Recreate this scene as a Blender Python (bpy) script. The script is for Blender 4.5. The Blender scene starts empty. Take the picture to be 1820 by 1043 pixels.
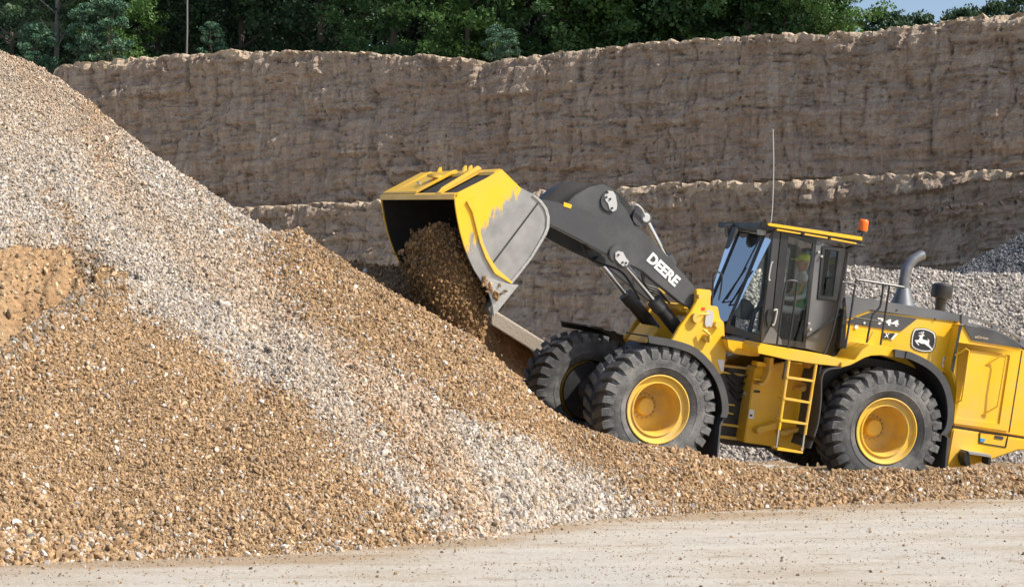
import bpy, bmesh, math, random
import numpy as np
from mathutils import Vector, Matrix
R = math.radians
rng = np.random.default_rng(7)
random.seed(7)
S = bpy.context.scene
C = S.collection

# ------------------------------------------------------------------ camera, world, sun
F = 2850.0; CX, CY = 910.0, 521.5; CAMZ = 2.29; PITCH = math.atan((600-521.5)/F)
cam_d = bpy.data.cameras.new('camera'); cam = bpy.data.objects.new('camera', cam_d); C.objects.link(cam)
cam.location = (0, 0, CAMZ); cam.rotation_euler = (math.pi/2 + PITCH, 0, 0)
cam_d.sensor_width = 36; cam_d.lens = 36*F/1820; cam_d.clip_end = 2000; cam_d.clip_start = .1
S.camera = cam
SUN_AZ, SUN_EL = -22.0, 43.0        # azimuth measured from +X, negative = towards the camera
w = bpy.data.worlds.new('World'); S.world = w; w.use_nodes = True
nt = w.node_tree; sky = nt.nodes.new('ShaderNodeTexSky'); sky.sky_type = 'NISHITA'; sky.sun_disc = False
sky.sun_elevation = R(SUN_EL); sky.sun_rotation = R(90-SUN_AZ); sky.dust_density = 2.0
nt.links.new(sky.outputs[0], nt.nodes['Background'].inputs[0]); nt.nodes['Background'].inputs[1].default_value = .12
sd = bpy.data.lights.new('sun', 'SUN'); sd.energy = 4.4; sd.angle = R(.5); sd.color = (1, .93, .82)
sun = bpy.data.objects.new('sun', sd); C.objects.link(sun); sun.location = (20, -10, 30)
sv = Vector((math.cos(R(SUN_AZ))*math.cos(R(SUN_EL)), math.sin(R(SUN_AZ))*math.cos(R(SUN_EL)), math.sin(R(SUN_EL))))
sun.rotation_euler = sv.to_track_quat('Z', 'Y').to_euler()
S.view_settings.view_transform = 'Standard'; S.view_settings.look = 'None'
S.view_settings.exposure = 0.47; S.view_settings.gamma = 1

# ------------------------------------------------------------------ photogrammetry helpers
cp, sp = math.cos(PITCH), math.sin(PITCH)
def ray(px, py):
    a = (px-CX)/F; b = (CY-py)/F
    return Vector((a, cp - b*sp, sp + b*cp))
CAM = Vector((0, 0, CAMZ))
def at(px, py, Y):
    d = ray(px, py); return CAM + d*(Y/d.y)
def ground(px, py, z=0.0):
    d = ray(px, py); return CAM + d*((z-CAMZ)/d.z)
def topx(x, y, z):                       # world arrays -> photo pixel arrays
    z = z-CAMZ; dpt = y*cp + z*sp; up = -y*sp + z*cp
    return CX + F*x/dpt, CY - F*up/dpt
ZM = {'z1':(660,270,2.98),'z2':(900,560,3.596),'z3':(1220,370,3.862),'z4':(1240,580,4.0125),'z5':(1480,430,4.968),
      'z6':(1440,600,4.171),'zt':(1100,480,5.795),'zs':(1260,600,8.693),'zb':(670,285,11.375),'zr':(1500,480,7.45),
      'zl':(1600,570,14.9),'f':(0,0,1)}
def full(zm, p):
    a = ZM[zm]; return (a[0]+p[0]/a[2], a[1]+p[1]/a[2])
def frame_matrix(yaw, pit, anchor_local, anchor_world, roll=R(4.5)):
    cy, sy, c, s = math.cos(yaw), math.sin(yaw), math.cos(pit), math.sin(pit)
    M = Matrix(((c*cy, -sy, s*cy, 0), (c*sy, cy, s*sy, 0), (-s, 0, c, 0), (0, 0, 0, 1)))
    M = M @ Matrix.Rotation(roll, 4, 'X')
    t = anchor_world - (M.to_3x3() @ Vector(anchor_local)); M.translation = t
    return M
WR = .915
M_R = frame_matrix(R(15.5), R(7.5), (0, -1.5, WR), at(1576, 766, 23.93))
M_F = frame_matrix(R(22), R(7.0), (0, -1.5, WR), at(1170, 727, 22.95))
T_FR = M_R.inverted() @ M_F
def L(zm, p, yl, fr='R'):                # photo point on the plane y = yl of a machine frame -> 3D point in that frame
    px, py = full(zm, p)
    Mi = (M_R if fr == 'R' else M_F).inverted()
    o = Mi @ CAM; d = Mi.to_3x3() @ ray(px, py)
    return o + d*((yl-o.y)/d.y)
def LP(zm, pts, yl, fr='R'):
    return [(q.x, q.z) for q in (L(zm, p, yl, fr) for p in pts)]

# ------------------------------------------------------------------ noise
def _h(ix, iy, seed):
    n = (ix*374761393 + iy*668265263 + seed*1442695041) & 0xffffffff
    n = ((n ^ (n >> 13))*1274126177) & 0xffffffff
    return ((n ^ (n >> 16)) & 0xffffff)/float(0xffffff)
def vn(x, y, seed=0):
    x = np.asarray(x, float); y = np.asarray(y, float)
    ix = np.floor(x).astype(np.int64); iy = np.floor(y).astype(np.int64); fx = x-ix; fy = y-iy
    fx = fx*fx*(3-2*fx); fy = fy*fy*(3-2*fy)
    a = _h(ix, iy, seed); b = _h(ix+1, iy, seed); c = _h(ix, iy+1, seed); d = _h(ix+1, iy+1, seed)
    return (a+(b-a)*fx)*(1-fy) + (c+(d-c)*fx)*fy
def fbm(x, y, seed=0, o=4):
    s = 0; a = .5; t = 0
    for i in range(o):
        s = s + a*(vn(x*2**i, y*2**i, seed+i*17)-.5); t += a; a *= .5
    return s/t*2

# ------------------------------------------------------------------ materials
def nodes(m): return m.node_tree.nodes, m.node_tree.links
def mat(name, col, rough=.5, metal=0, var=.12, scale=6, bump=0, bscale=30, dust=0, dustcol=(.42,.34,.26), coat=0):
    m = bpy.data.materials.new(name); m.use_nodes = True; n, l = nodes(m)
    b = n['Principled BSDF']; b.inputs['Roughness'].default_value = rough; b.inputs['Metallic'].default_value = metal
    b.inputs['Coat Weight'].default_value = coat
    tc = n.new('ShaderNodeTexCoord'); no = n.new('ShaderNodeTexNoise'); no.inputs['Scale'].default_value = scale; no.inputs['Detail'].default_value = 6
    l.new(tc.outputs['Object'], no.inputs['Vector'])
    mx = n.new('ShaderNodeMix'); mx.data_type = 'RGBA'
    c = Vector(col)
    mx.inputs[6].default_value = (*(c*(1-var)), 1); mx.inputs[7].default_value = (*(c*(1+var)), 1)
    l.new(no.outputs[0], mx.inputs[0]); out = mx.outputs[2]
    if dust:
        n2 = n.new('ShaderNodeTexNoise'); n2.inputs['Scale'].default_value = scale*.45; n2.inputs['Detail'].default_value = 8; n2.inputs['Roughness'].default_value = .65
        l.new(tc.outputs['Object'], n2.inputs['Vector'])
        mr = n.new('ShaderNodeMapRange'); mr.inputs[1].default_value = .45; mr.inputs[2].default_value = .75; mr.inputs[4].default_value = dust
        l.new(n2.outputs[0], mr.inputs[0])
        m2 = n.new('ShaderNodeMix'); m2.data_type = 'RGBA'; m2.inputs[7].default_value = (*dustcol, 1)
        l.new(mr.outputs[0], m2.inputs[0]); l.new(out, m2.inputs[6]); out = m2.outputs[2]
        mr2 = n.new('ShaderNodeMapRange'); mr2.inputs[3].default_value = rough; mr2.inputs[4].default_value = .9
        l.new(mr.outputs[0], mr2.inputs[0]); l.new(mr2.outputs[0], b.inputs['Roughness'])
    l.new(out, b.inputs['Base Color'])
    if bump:
        n3 = n.new('ShaderNodeTexNoise'); n3.inputs['Scale'].default_value = bscale; n3.inputs['Detail'].default_value = 5
        l.new(tc.outputs['Object'], n3.inputs['Vector'])
        bp = n.new('ShaderNodeBump'); bp.inputs['Strength'].default_value = bump; bp.inputs['Distance'].default_value = .02
        l.new(n3.outputs[0], bp.inputs['Height']); l.new(bp.outputs[0], b.inputs['Normal'])
    return m
YEL = mat('yellow paint', (.84,.49,.02), .36, var=.07, dust=.5, scale=2.6, dustcol=(.5,.38,.22), coat=.1)
YEL2 = mat('yellow paint rim', (.74,.47,.06), .55, var=.08, dust=.8, scale=5, dustcol=(.45,.33,.2))
BLK = mat('black paint', (.022,.023,.025), .38, var=.15, dust=.18, scale=4, dustcol=(.2,.18,.16))
CHAR = mat('charcoal paint', (.055,.058,.064), .42, var=.12, dust=.3, scale=3, dustcol=(.2,.19,.18))
GREY = mat('grey panel paint', (.13,.135,.145), .45, var=.08, dust=.3, scale=3, dustcol=(.26,.24,.22))
DGREY = mat('dark grey panel', (.045,.046,.05), .42, var=.1, dust=.15, scale=3, dustcol=(.18,.17,.16))
STEEL = mat('worn steel', (.46,.46,.45), .42, metal=.75, var=.25, scale=9, bump=.25, bscale=40, dust=.45, dustcol=(.36,.33,.3))
CHROME = mat('chrome rod', (.7,.7,.7), .12, metal=1, var=.05)
LGREY = mat('light grey cap', (.5,.5,.5), .45, metal=.2, var=.1)
RUB = mat('tyre rubber', (.07,.071,.073), .75, var=.3, bump=.5, bscale=60, dust=1.0, scale=5, dustcol=(.27,.26,.25))
RUBD = mat('soft rubber', (.055,.056,.06), .6, var=.2, dust=.35, scale=4, dustcol=(.12,.115,.11))
WHITE = mat('white vinyl', (.8,.8,.78), .5, var=.03)
ORANGE = mat('orange lens', (.85,.16,.01), .2, var=.05)
SKIN = mat('skin', (.42,.24,.16), .5, var=.05)
VEST = mat('hi vis green vest', (.06,.42,.12), .7, var=.06)
SHIRT = mat('white shirt', (.5,.5,.49), .8, var=.05)
REFL = mat('reflective tape', (.7,.28,.06), .4, var=.05)
CAPM = mat('lime cap', (.6,.68,.08), .6, var=.05)
JEAN = mat('dark trousers', (.03,.035,.05), .8, var=.1)
SEATM = mat('seat fabric', (.03,.03,.032), .8, var=.15)
BLUE = mat('blue sticker', (.05,.3,.62), .5, var=.03)
RED = mat('red sticker', (.6,.05,.02), .5, var=.03)
GOLD = mat('gold lettering', (.55,.42,.25), .5, var=.03)
HOSE = mat('hydraulic hose', (.02,.02,.022), .5, var=.1)
def glass(name, tint, refl, ior=1.22):
    m = bpy.data.materials.new(name); m.use_nodes = True; n, l = nodes(m); n.remove(n['Principled BSDF'])
    t = n.new('ShaderNodeBsdfTransparent'); t.inputs[0].default_value = (*tint, 1)
    g = n.new('ShaderNodeBsdfGlossy'); g.inputs['Roughness'].default_value = .03; g.inputs[0].default_value = (.95,.97,1,1)
    f = n.new('ShaderNodeFresnel'); f.inputs[0].default_value = ior
    mr = n.new('ShaderNodeMapRange'); mr.inputs[1].default_value = 0; mr.inputs[2].default_value = 1; mr.inputs[3].default_value = refl; mr.inputs[4].default_value = 1
    l.new(f.outputs[0], mr.inputs[0]); mx = n.new('ShaderNodeMixShader')
    l.new(mr.outputs[0], mx.inputs[0]); l.new(t.outputs[0], mx.inputs[1]); l.new(g.outputs[0], mx.inputs[2])
    l.new(mx.outputs[0], n['Material Output'].inputs[0]); return m
GLASS = glass('cab glass', (.96,.985,.975), .012)
WSCR = glass('windscreen glass', (.62,.68,.75), .38, 1.5)
def bucket_mat():
    m = mat('worn bucket paint', (.84,.49,.02), .4, var=.05, dust=.15, scale=3)
    n, l = nodes(m); b = n['Principled BSDF']; src = b.inputs['Base Color'].links[0].from_socket
    a = T_FR @ L('z1', (485,520), -1.6, 'F'); c = T_FR @ L('z1', (800,170), -1.6, 'F')
    d = (c-a).normalized(); nr = Vector((-d.z, 0, d.x));
    probe = T_FR @ L('z1', (760,450), -1.6, 'F')
    if (probe-a).dot(nr) < 0: nr = -nr
    tc = n.new('ShaderNodeTexCoord'); sub = n.new('ShaderNodeVectorMath'); sub.operation = 'SUBTRACT'; sub.inputs[1].default_value = a
    l.new(tc.outputs['Object'], sub.inputs[0]); dt = n.new('ShaderNodeVectorMath'); dt.operation = 'DOT_PRODUCT'; dt.inputs[1].default_value = nr
    l.new(sub.outputs[0], dt.inputs[0])
    mp = n.new('ShaderNodeMapping'); mp.inputs['Scale'].default_value = (3.6,1.0,1.0); l.new(tc.outputs['Object'], mp.inputs[0])
    no = n.new('ShaderNodeTexNoise'); no.inputs['Scale'].default_value = 2.6; no.inputs['Detail'].default_value = 9; no.inputs['Roughness'].default_value = .68; l.new(mp.outputs[0], no.inputs['Vector'])
    ma = n.new('ShaderNodeMath'); ma.operation = 'MULTIPLY_ADD'; ma.inputs[1].default_value = .75; l.new(no.outputs[0], ma.inputs[0]); l.new(dt.outputs['Value'], ma.inputs[2])
    mr = n.new('ShaderNodeMapRange'); mr.inputs[1].default_value = .34; mr.inputs[2].default_value = .42; l.new(ma.outputs[0], mr.inputs[0])
    n2 = n.new('ShaderNodeTexNoise'); n2.inputs['Scale'].default_value = 5; n2.inputs['Detail'].default_value = 8; l.new(tc.outputs['Object'], n2.inputs['Vector'])
    st = n.new('ShaderNodeMix'); st.data_type = 'RGBA'; st.inputs[6].default_value = (.2,.2,.205,1); st.inputs[7].default_value = (.46,.455,.44,1); l.new(n2.outputs[0], st.inputs[0])
    mx = n.new('ShaderNodeMix'); mx.data_type = 'RGBA'; l.new(mr.outputs[0], mx.inputs[0]); l.new(src, mx.inputs[6]); l.new(st.outputs[2], mx.inputs[7])
    l.new(mx.outputs[2], b.inputs['Base Color'])
    mm = n.new('ShaderNodeMath'); mm.operation = 'MULTIPLY'; mm.inputs[1].default_value = .5; l.new(mr.outputs[0], mm.inputs[0]); l.new(mm.outputs[0], b.inputs['Metallic'])
    return m
BUCK = bucket_mat()

# ------------------------------------------------------------------ object helpers
def tag(o, label=None, cat=None, group=None, kind=None):
    if label: o['label'] = label
    if cat: o['category'] = cat
    if group: o['group'] = group
    if kind: o['kind'] = kind
    return o
def link(name, me, m, parent=None):
    o = bpy.data.objects.new(name, me); C.objects.link(o)
    if m is not None:
        for k in (m if isinstance(m, (list, tuple)) else [m]): me.materials.append(k)
    if parent: o.parent = parent
    return o
class B:
    def __init__(s, fr='R'): s.bm = bmesh.new(); s.T = T_FR if fr == 'F' else Matrix.Identity(4)
    def v(s, p): return s.bm.verts.new(s.T @ Vector(p))
    def prism(s, pts, y0, y1):
        a = [s.v((x, y0, z)) for x, z in pts]; b = [s.v((x, y1, z)) for x, z in pts]; n = len(pts)
        s.bm.faces.new(a); s.bm.faces.new(b[::-1])
        for i in range(n): s.bm.faces.new((a[i], b[i], b[(i+1) % n], a[(i+1) % n]))
        return s
    def strips(s, outer, inner, y0, y1):
        n = len(outer)
        for i in range(n):
            j = (i+1) % n; s.prism([outer[i], outer[j], inner[j], inner[i]], y0, y1)
        return s
    def slab(s, pts, off):                # polygon of 3D points given thickness by an offset vector
        off = Vector(off); n = len(pts)
        a = [s.v(p) for p in pts]; b = [s.v(Vector(p)+off) for p in pts]
        s.bm.faces.new(a); s.bm.faces.new(b[::-1])
        for i in range(n): s.bm.faces.new((a[i], b[i], b[(i+1) % n], a[(i+1) % n]))
        return s
    def box(s, x0, x1, y0, y1, z0, z1): return s.prism([(x0,z0),(x1,z0),(x1,z1),(x0,z1)], y0, y1)
    def tube(s, pts, r, seg=10, r2=None):
        pts = [Vector(p) for p in pts]; rings = []; n = len(pts)
        up = None
        for i, p in enumerate(pts):
            d = (pts[min(i+1,n-1)]-pts[max(i-1,0)]).normalized()
            if up is None:
                up = d.orthogonal().normalized()
            up = (up - d*up.dot(d)).normalized(); sd_ = d.cross(up)
            rr = r if not isinstance(r, (list, tuple)) else r[i]
            rings.append([s.v(p + up*math.cos(2*math.pi*k/seg)*rr + sd_*math.sin(2*math.pi*k/seg)*rr) for k in range(seg)])
        for a, b in zip(rings, rings[1:]):
            for k in range(seg): s.bm.faces.new((a[k], a[(k+1) % seg], b[(k+1) % seg], b[k]))
        s.bm.faces.new(rings[0][::-1]); s.bm.faces.new(rings[-1]); return s
    def lathe_y(s, cx, cz, prof, seg=48, close=False):   # prof: (r, y) revolved about the y axis
        rings = [[s.v((cx+r*math.cos(2*math.pi*k/seg), y, cz+r*math.sin(2*math.pi*k/seg))) for k in range(seg)] for r, y in prof]
        for a, b in zip(rings, rings[1:]):
            for k in range(seg): s.bm.faces.new((a[k], a[(k+1) % seg], b[(k+1) % seg], b[k]))
        if close: s.bm.faces.new(rings[0]); s.bm.faces.new(rings[-1][::-1])
        return s
    def lathe_z(s, c, prof, seg=24):
        rings = [[s.v((c[0]+r*math.cos(2*math.pi*k/seg), c[1]+r*math.sin(2*math.pi*k/seg), c[2]+z)) for k in range(seg)] for r, z in prof]
        for a, b in zip(rings, rings[1:]):
            for k in range(seg): s.bm.faces.new((a[k], a[(k+1) % seg], b[(k+1) % seg], b[k]))
        s.bm.faces.new(rings[0][::-1]); s.bm.faces.new(rings[-1]); return s
    def build(s, name, m, parent=None, bevel=0, smooth=35):
        bm = s.bm
        bmesh.ops.remove_doubles(bm, verts=bm.verts, dist=1e-5)
        bmesh.ops.recalc_face_normals(bm, faces=bm.faces)
        if bevel:
            es = [e for e in bm.edges if len(e.link_faces) == 2 and e.calc_face_angle(0) > R(30)]
            try: bmesh.ops.bevel(bm, geom=es, offset=bevel, segments=2, affect='EDGES', clamp_overlap=True)
            except Exception: pass
        me = bpy.data.meshes.new(name); bm.to_mesh(me); bm.free()
        if smooth and len(me.polygons):
            me.polygons.foreach_set('use_smooth', [True]*len(me.polygons))
            me.set_sharp_from_angle(angle=R(smooth))
        return link(name, me, m, parent)
def smoothline(pts, n=6):                 # Catmull-Rom through points
    P = [Vector(p) for p in pts]; P = [P[0]*2-P[1]] + P + [P[-1]*2-P[-2]]; out = []
    for i in range(1, len(P)-2):
        for k in range(n):
            t = k/n
            out.append(.5*((2*P[i]) + (P[i+1]-P[i-1])*t + (2*P[i-1]-5*P[i]+4*P[i+1]-P[i+2])*t*t + (3*P[i]-P[i-1]-3*P[i+1]+P[i+2])*t**3))
    out.append(P[-2]); return out
def text_part(body, zm, p0, p1, pt, yl, fr, m, parent, name='lettering', th=.006, bold=.02):
    cu = bpy.data.curves.new(name, 'FONT'); cu.body = body; cu.size = 1; cu.offset = bold; cu.extrude = 0; cu.fill_mode = 'FRONT'
    to = bpy.data.objects.new('tmp', cu); C.objects.link(to); dg = bpy.context.evaluated_depsgraph_get(); dg.update()
    me0 = bpy.data.meshes.new_from_object(to.evaluated_get(dg)); bpy.data.objects.remove(to)
    co = np.array([v.co[:] for v in me0.vertices]); mn = co.min(0); mxx = co.max(0)
    a, b_, c = L(zm, p0, yl, fr), L(zm, p1, yl, fr), L(zm, pt, yl, fr)
    b = B(fr); b.bm.from_mesh(me0)
    for v in b.bm.verts:
        u = (v.co.x-mn[0])/(mxx[0]-mn[0]); q = (v.co.y-mn[1])/(mxx[1]-mn[1]); pnt = a+(b_-a)*u+(c-a)*q
        v.co = b.T @ pnt
    return b.build(name, m, parent, smooth=0)
# plane patch: thin prism on a panel
def decal(name, zm, pts, yl, fr, m, parent, th=.004):
    return B(fr).prism(LP(zm, pts, yl, fr), yl-th, yl+.001).build(name, m, parent, smooth=0)

#PILE#
# ------------------------------------------------------------------ terrain surfaces
def rock_mat(name, cols, scale=1.0, bump=.6):
    m = bpy.data.materials.new(name); m.use_nodes = True; n, l = nodes(m); b = n['Principled BSDF']; b.inputs['Roughness'].default_value = .95
    b.inputs['Specular IOR Level'].default_value = .15
    tc = n.new('ShaderNodeTexCoord')
    def noise(sc, det=6, vec=None, ro=.6):
        k = n.new('ShaderNodeTexNoise'); k.inputs['Scale'].default_value = sc; k.inputs['Detail'].default_value = det; k.inputs['Roughness'].default_value = ro
        l.new(vec or tc.outputs['Object'], k.inputs['Vector']); return k
    return m, n, l, b, tc, noise
def ramp(n, l, src, stops):
    r = n.new('ShaderNodeValToRGB'); e = r.color_ramp.elements
    while len(e) < len(stops): e.new(.5)
    for i, (p, c) in enumerate(stops): e[i].position = p; e[i].color = (*c, 1)
    l.new(src, r.inputs[0]); return r
def mixc(n, l, fac, a, b_, mode='MIX'):
    mx = n.new('ShaderNodeMix'); mx.data_type = 'RGBA'; mx.blend_type = mode
    for s_, v in ((mx.inputs[0], fac), (mx.inputs[6], a), (mx.inputs[7], b_)):
        if hasattr(v, 'links'): l.new(v, s_)
        elif isinstance(v, (int, float)): s_.default_value = v
        else: s_.default_value = (*v, 1)
    return mx.outputs[2]

def cliff_mat():
    m, n, l, b, tc, noise = rock_mat('cliff rock', None)
    mp = n.new('ShaderNodeMapping'); mp.inputs['Scale'].default_value = (.25,.25,1.6); l.new(tc.outputs['Object'], mp.inputs[0])
    mv = n.new('ShaderNodeMapping'); mv.inputs['Scale'].default_value = (2.2,2.2,.10); l.new(tc.outputs['Object'], mv.inputs[0])
    s1 = noise(1.0, 9, mp.outputs[0], .65); v1 = noise(1.0, 7, mv.outputs[0], .6); p1 = noise(.32, 6); f1 = noise(11, 10, ro=.75)
    c = ramp(n, l, s1.outputs[0], [(.3,(0.285,0.213,0.167)),(.45,(0.423,0.341,0.279)),(.55,(0.353,0.271,0.220)),(.68,(0.531,0.449,0.377))]).outputs[0]
    c = mixc(n, l, ramp(n, l, v1.outputs[0], [(.42,(0,0,0)),(.62,(.7,)*3)]).outputs[0], c, (0.500,0.454,0.408))
    c = mixc(n, l, ramp(n, l, p1.outputs[0], [(.42,(0,0,0)),(.6,(.6,)*3)]).outputs[0], c, (0.351,0.290,0.249))
    c = mixc(n, l, ramp(n, l, f1.outputs[0], [(.35,(.35,)*3),(.55,(0,0,0))]).outputs[0], c, (0.184,0.148,0.128))
    mh = n.new('ShaderNodeMapping'); mh.inputs['Scale'].default_value = (.8,.8,7.0); l.new(tc.outputs['Object'], mh.inputs[0]); h1 = noise(1.0, 10, mh.outputs[0], .7)
    c = mixc(n, l, ramp(n, l, h1.outputs[0], [(.36,(.6,)*3),(.50,(0,0,0))]).outputs[0], c, (0.208,0.162,0.134))
    mw = n.new('ShaderNodeMapping'); mw.inputs['Scale'].default_value = (5.5,5.5,.45); l.new(tc.outputs['Object'], mw.inputs[0]); w1 = noise(1.0, 9, mw.outputs[0], .7)
    c = mixc(n, l, ramp(n, l, w1.outputs[0], [(.34,(.6,)*3),(.46,(0,0,0))]).outputs[0], c, (0.184,0.148,0.125))
    c = mixc(n, l, ramp(n, l, w1.outputs[0], [(.56,(0,0,0)),(.72,(.55,)*3)]).outputs[0], c, (0.584,0.512,0.440))
    # thin blocky seams, darkened to paint the shade of deep cracks
    vo = n.new('ShaderNodeTexVoronoi'); vo.feature = 'DISTANCE_TO_EDGE'; vo.inputs['Scale'].default_value = 1.0
    md = n.new('ShaderNodeMapping'); md.inputs['Scale'].default_value = (.9,.9,2.6)
    dis = noise(2.2, 4); dm = n.new('ShaderNodeVectorMath'); dm.operation = 'MULTIPLY_ADD'; dm.inputs[1].default_value = (.5,.5,.5)
    l.new(dis.outputs['Color'], dm.inputs[0]); l.new(tc.outputs['Object'], dm.inputs[2]); l.new(dm.outputs[0], md.inputs[0]); l.new(md.outputs[0], vo.inputs['Vector'])
    cr = ramp(n, l, vo.outputs['Distance'], [(0,(0,0,0)),(.045,(1,1,1))])
    c = mixc(n, l, ramp(n, l, vo.outputs['Distance'], [(0,(.18,)*3),(.03,(0,0,0))]).outputs[0], c, (0.147,0.116,0.101))
    c = mixc(n, l, 1.0, c, (1.06,1.01,.94), 'MULTIPLY')
    # tan soil near the crest, also painting its sunlit rim (attribute 'crest')
    at_ = n.new('ShaderNodeAttribute'); at_.attribute_name = 'crest'
    f2 = noise(2.2, 8)
    ad = n.new('ShaderNodeMath'); ad.operation = 'MULTIPLY_ADD'; ad.inputs[1].default_value = 1.3; l.new(f2.outputs[0], ad.inputs[0]); l.new(at_.outputs['Fac'], ad.inputs[2])
    cm = ramp(n, l, ad.outputs[0], [(.98,(0,0,0)),(1.25,(1,1,1))])
    c = mixc(n, l, cm.outputs[0], c, (0.512,0.410,0.307))
    l.new(c, b.inputs['Base Color'])
    hb = n.new('ShaderNodeMath'); hb.operation = 'MULTIPLY_ADD'; hb.inputs[1].default_value = .12; l.new(cr.outputs[0], hb.inputs[0]); l.new(f1.outputs[0], hb.inputs[2])
    h2 = n.new('ShaderNodeMath'); h2.operation = 'ADD'; l.new(hb.outputs[0], h2.inputs[0]); l.new(s1.outputs[0], h2.inputs[1])
    bp = n.new('ShaderNodeBump'); bp.inputs['Strength'].default_value = .9; bp.inputs['Distance'].default_value = .09; h3 = n.new('ShaderNodeMath'); h3.operation = 'ADD'; l.new(h2.outputs[0], h3.inputs[0]); l.new(h1.outputs[0], h3.inputs[1]); h4 = n.new('ShaderNodeMath'); h4.operation = 'ADD'; l.new(h3.outputs[0], h4.inputs[0]); l.new(w1.outputs[0], h4.inputs[1]); l.new(h4.outputs[0], bp.inputs['Height']); l.new(bp.outputs[0], b.inputs['Normal'])
    return m
def soil_mat(name, c0, c1, c2, sc=1.0):
    m, n, l, b, tc, noise = rock_mat(name, None)
    a = noise(.7*sc, 6); f = noise(14*sc, 8, ro=.7)
    c = ramp(n, l, a.outputs[0], [(.35,c0),(.5,c1),(.65,c2)]).outputs[0]
    c = mixc(n, l, ramp(n, l, f.outputs[0], [(.35,(.55,)*3),(.6,(0,0,0))]).outputs[0], c, tuple(x*.6 for x in c0))
    l.new(c, b.inputs['Base Color'])
    vo = n.new('ShaderNodeTexVoronoi'); vo.inputs['Scale'].default_value = 16*sc; l.new(tc.outputs['Object'], vo.inputs['Vector'])
    s_ = n.new('ShaderNodeMath'); s_.operation = 'SUBTRACT'; l.new(f.outputs[0], s_.inputs[0]); l.new(vo.outputs['Distance'], s_.inputs[1])
    bp = n.new('ShaderNodeBump'); bp.inputs['Strength'].default_value = 1; bp.inputs['Distance'].default_value = .05; l.new(s_.outputs[0], bp.inputs['Height']); l.new(bp.outputs[0], b.inputs['Normal'])
    return m
BROWN = soil_mat('brown soil', (.27,.18,.10), (.36,.25,.15), (.42,.305,.195))
PALE = soil_mat('pale gravel fines', (.32,.26,.2), (.38,.32,.26), (.36,.28,.2))
SAND = soil_mat('tan sand', (.36,.215,.11), (.44,.285,.155), (.46,.33,.21), .7)
GRAVD = soil_mat('grey gravel fines', (.22,.21,.2), (.3,.28,.26), (.36,.34,.32))
GRAVSHADE = soil_mat('shade-dark gravel fines', (.08,.08,.085), (.1,.1,.105), (.13,.13,.13))  # dark copy of the grey fines, painting shade onto the right-hand mound
def stone_mat():
    m, n, l, b, tc, noise = rock_mat('loose stones', None)
    at_ = n.new('ShaderNodeAttribute'); at_.attribute_type = 'INSTANCER'; at_.attribute_name = 'tint'
    f = noise(2.0, 4); c = mixc(n, l, 1.0, at_.outputs['Color'], ramp(n, l, f.outputs[0], [(.3,(.72,.7,.68)),(.6,(1.1,1.1,1.1))]).outputs[0], 'MULTIPLY')
    l.new(c, b.inputs['Base Color']); return m
STONE = stone_mat()
def ground_mat():
    m, n, l, b, tc, noise = rock_mat('dusty quarry floor', None)
    mp = n.new('ShaderNodeMapping'); mp.inputs['Scale'].default_value = (.6,1.2,1); mp.inputs['Rotation'].default_value = (0,0,R(-8)); l.new(tc.outputs['Object'], mp.inputs[0])
    a = noise(.8, 7, mp.outputs[0]); f = noise(16, 9, ro=.7); g = noise(3.0, 8, mp.outputs[0], .68)
    c = ramp(n, l, a.outputs[0], [(.35,(.43,.375,.30)),(.5,(.49,.455,.395)),(.65,(.47,.445,.40))]).outputs[0]
    c = mixc(n, l, ramp(n, l, g.outputs[0], [(.36,(.7,)*3),(.47,(0,0,0))]).outputs[0], c, (.36,.285,.215))
    c = mixc(n, l, ramp(n, l, f.outputs[0], [(.32,(.7,)*3),(.47,(0,0,0))]).outputs[0], c, (.30,.25,.2))
    ta = n.new('ShaderNodeAttribute'); ta.attribute_name = 'toe'; t2 = noise(1.6, 7, mp.outputs[0], .65)
    tm = n.new('ShaderNodeMath'); tm.operation = 'MULTIPLY_ADD'; tm.inputs[1].default_value = .9; l.new(t2.outputs[0], tm.inputs[0]); l.new(ta.outputs['Fac'], tm.inputs[2])
    c = mixc(n, l, ramp(n, l, tm.outputs[0], [(.62,(0,0,0)),(.95,(.9,)*3)]).outputs[0], c, (.36,.27,.18))
    # faint curved wheel tracks
    wv = n.new('ShaderNodeTexWave'); wv.inputs['Scale'].default_value = .22; wv.inputs['Distortion'].default_value = 2.2; wv.inputs['Detail'].default_value = 3; wv.inputs['Detail Scale'].default_value = .6; wv.bands_direction = 'Y'; l.new(mp.outputs[0], wv.inputs[0])
    c = mixc(n, l, ramp(n, l, wv.outputs[0], [(.72,(0,0,0)),(.95,(.3,)*3)]).outputs[0], c, (.56,.53,.48))
    sp_n = noise(38, 4, ro=.6); c = mixc(n, l, ramp(n, l, sp_n.outputs[0], [(.30,(.85,)*3),(.37,(0,0,0))]).outputs[0], c, (.17,.14,.11))
    l.new(c, b.inputs['Base Color'])
    h = n.new('ShaderNodeMath'); h.operation = 'ADD'; l.new(f.outputs[0], h.inputs[0]); l.new(g.outputs[0], h.inputs[1])
    bp = n.new('ShaderNodeBump'); bp.inputs['Strength'].default_value = .8; bp.inputs['Distance'].default_value = .035; l.new(h.outputs[0], bp.inputs['Height']); l.new(bp.outputs[0], b.inputs['Normal'])
    return m

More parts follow.
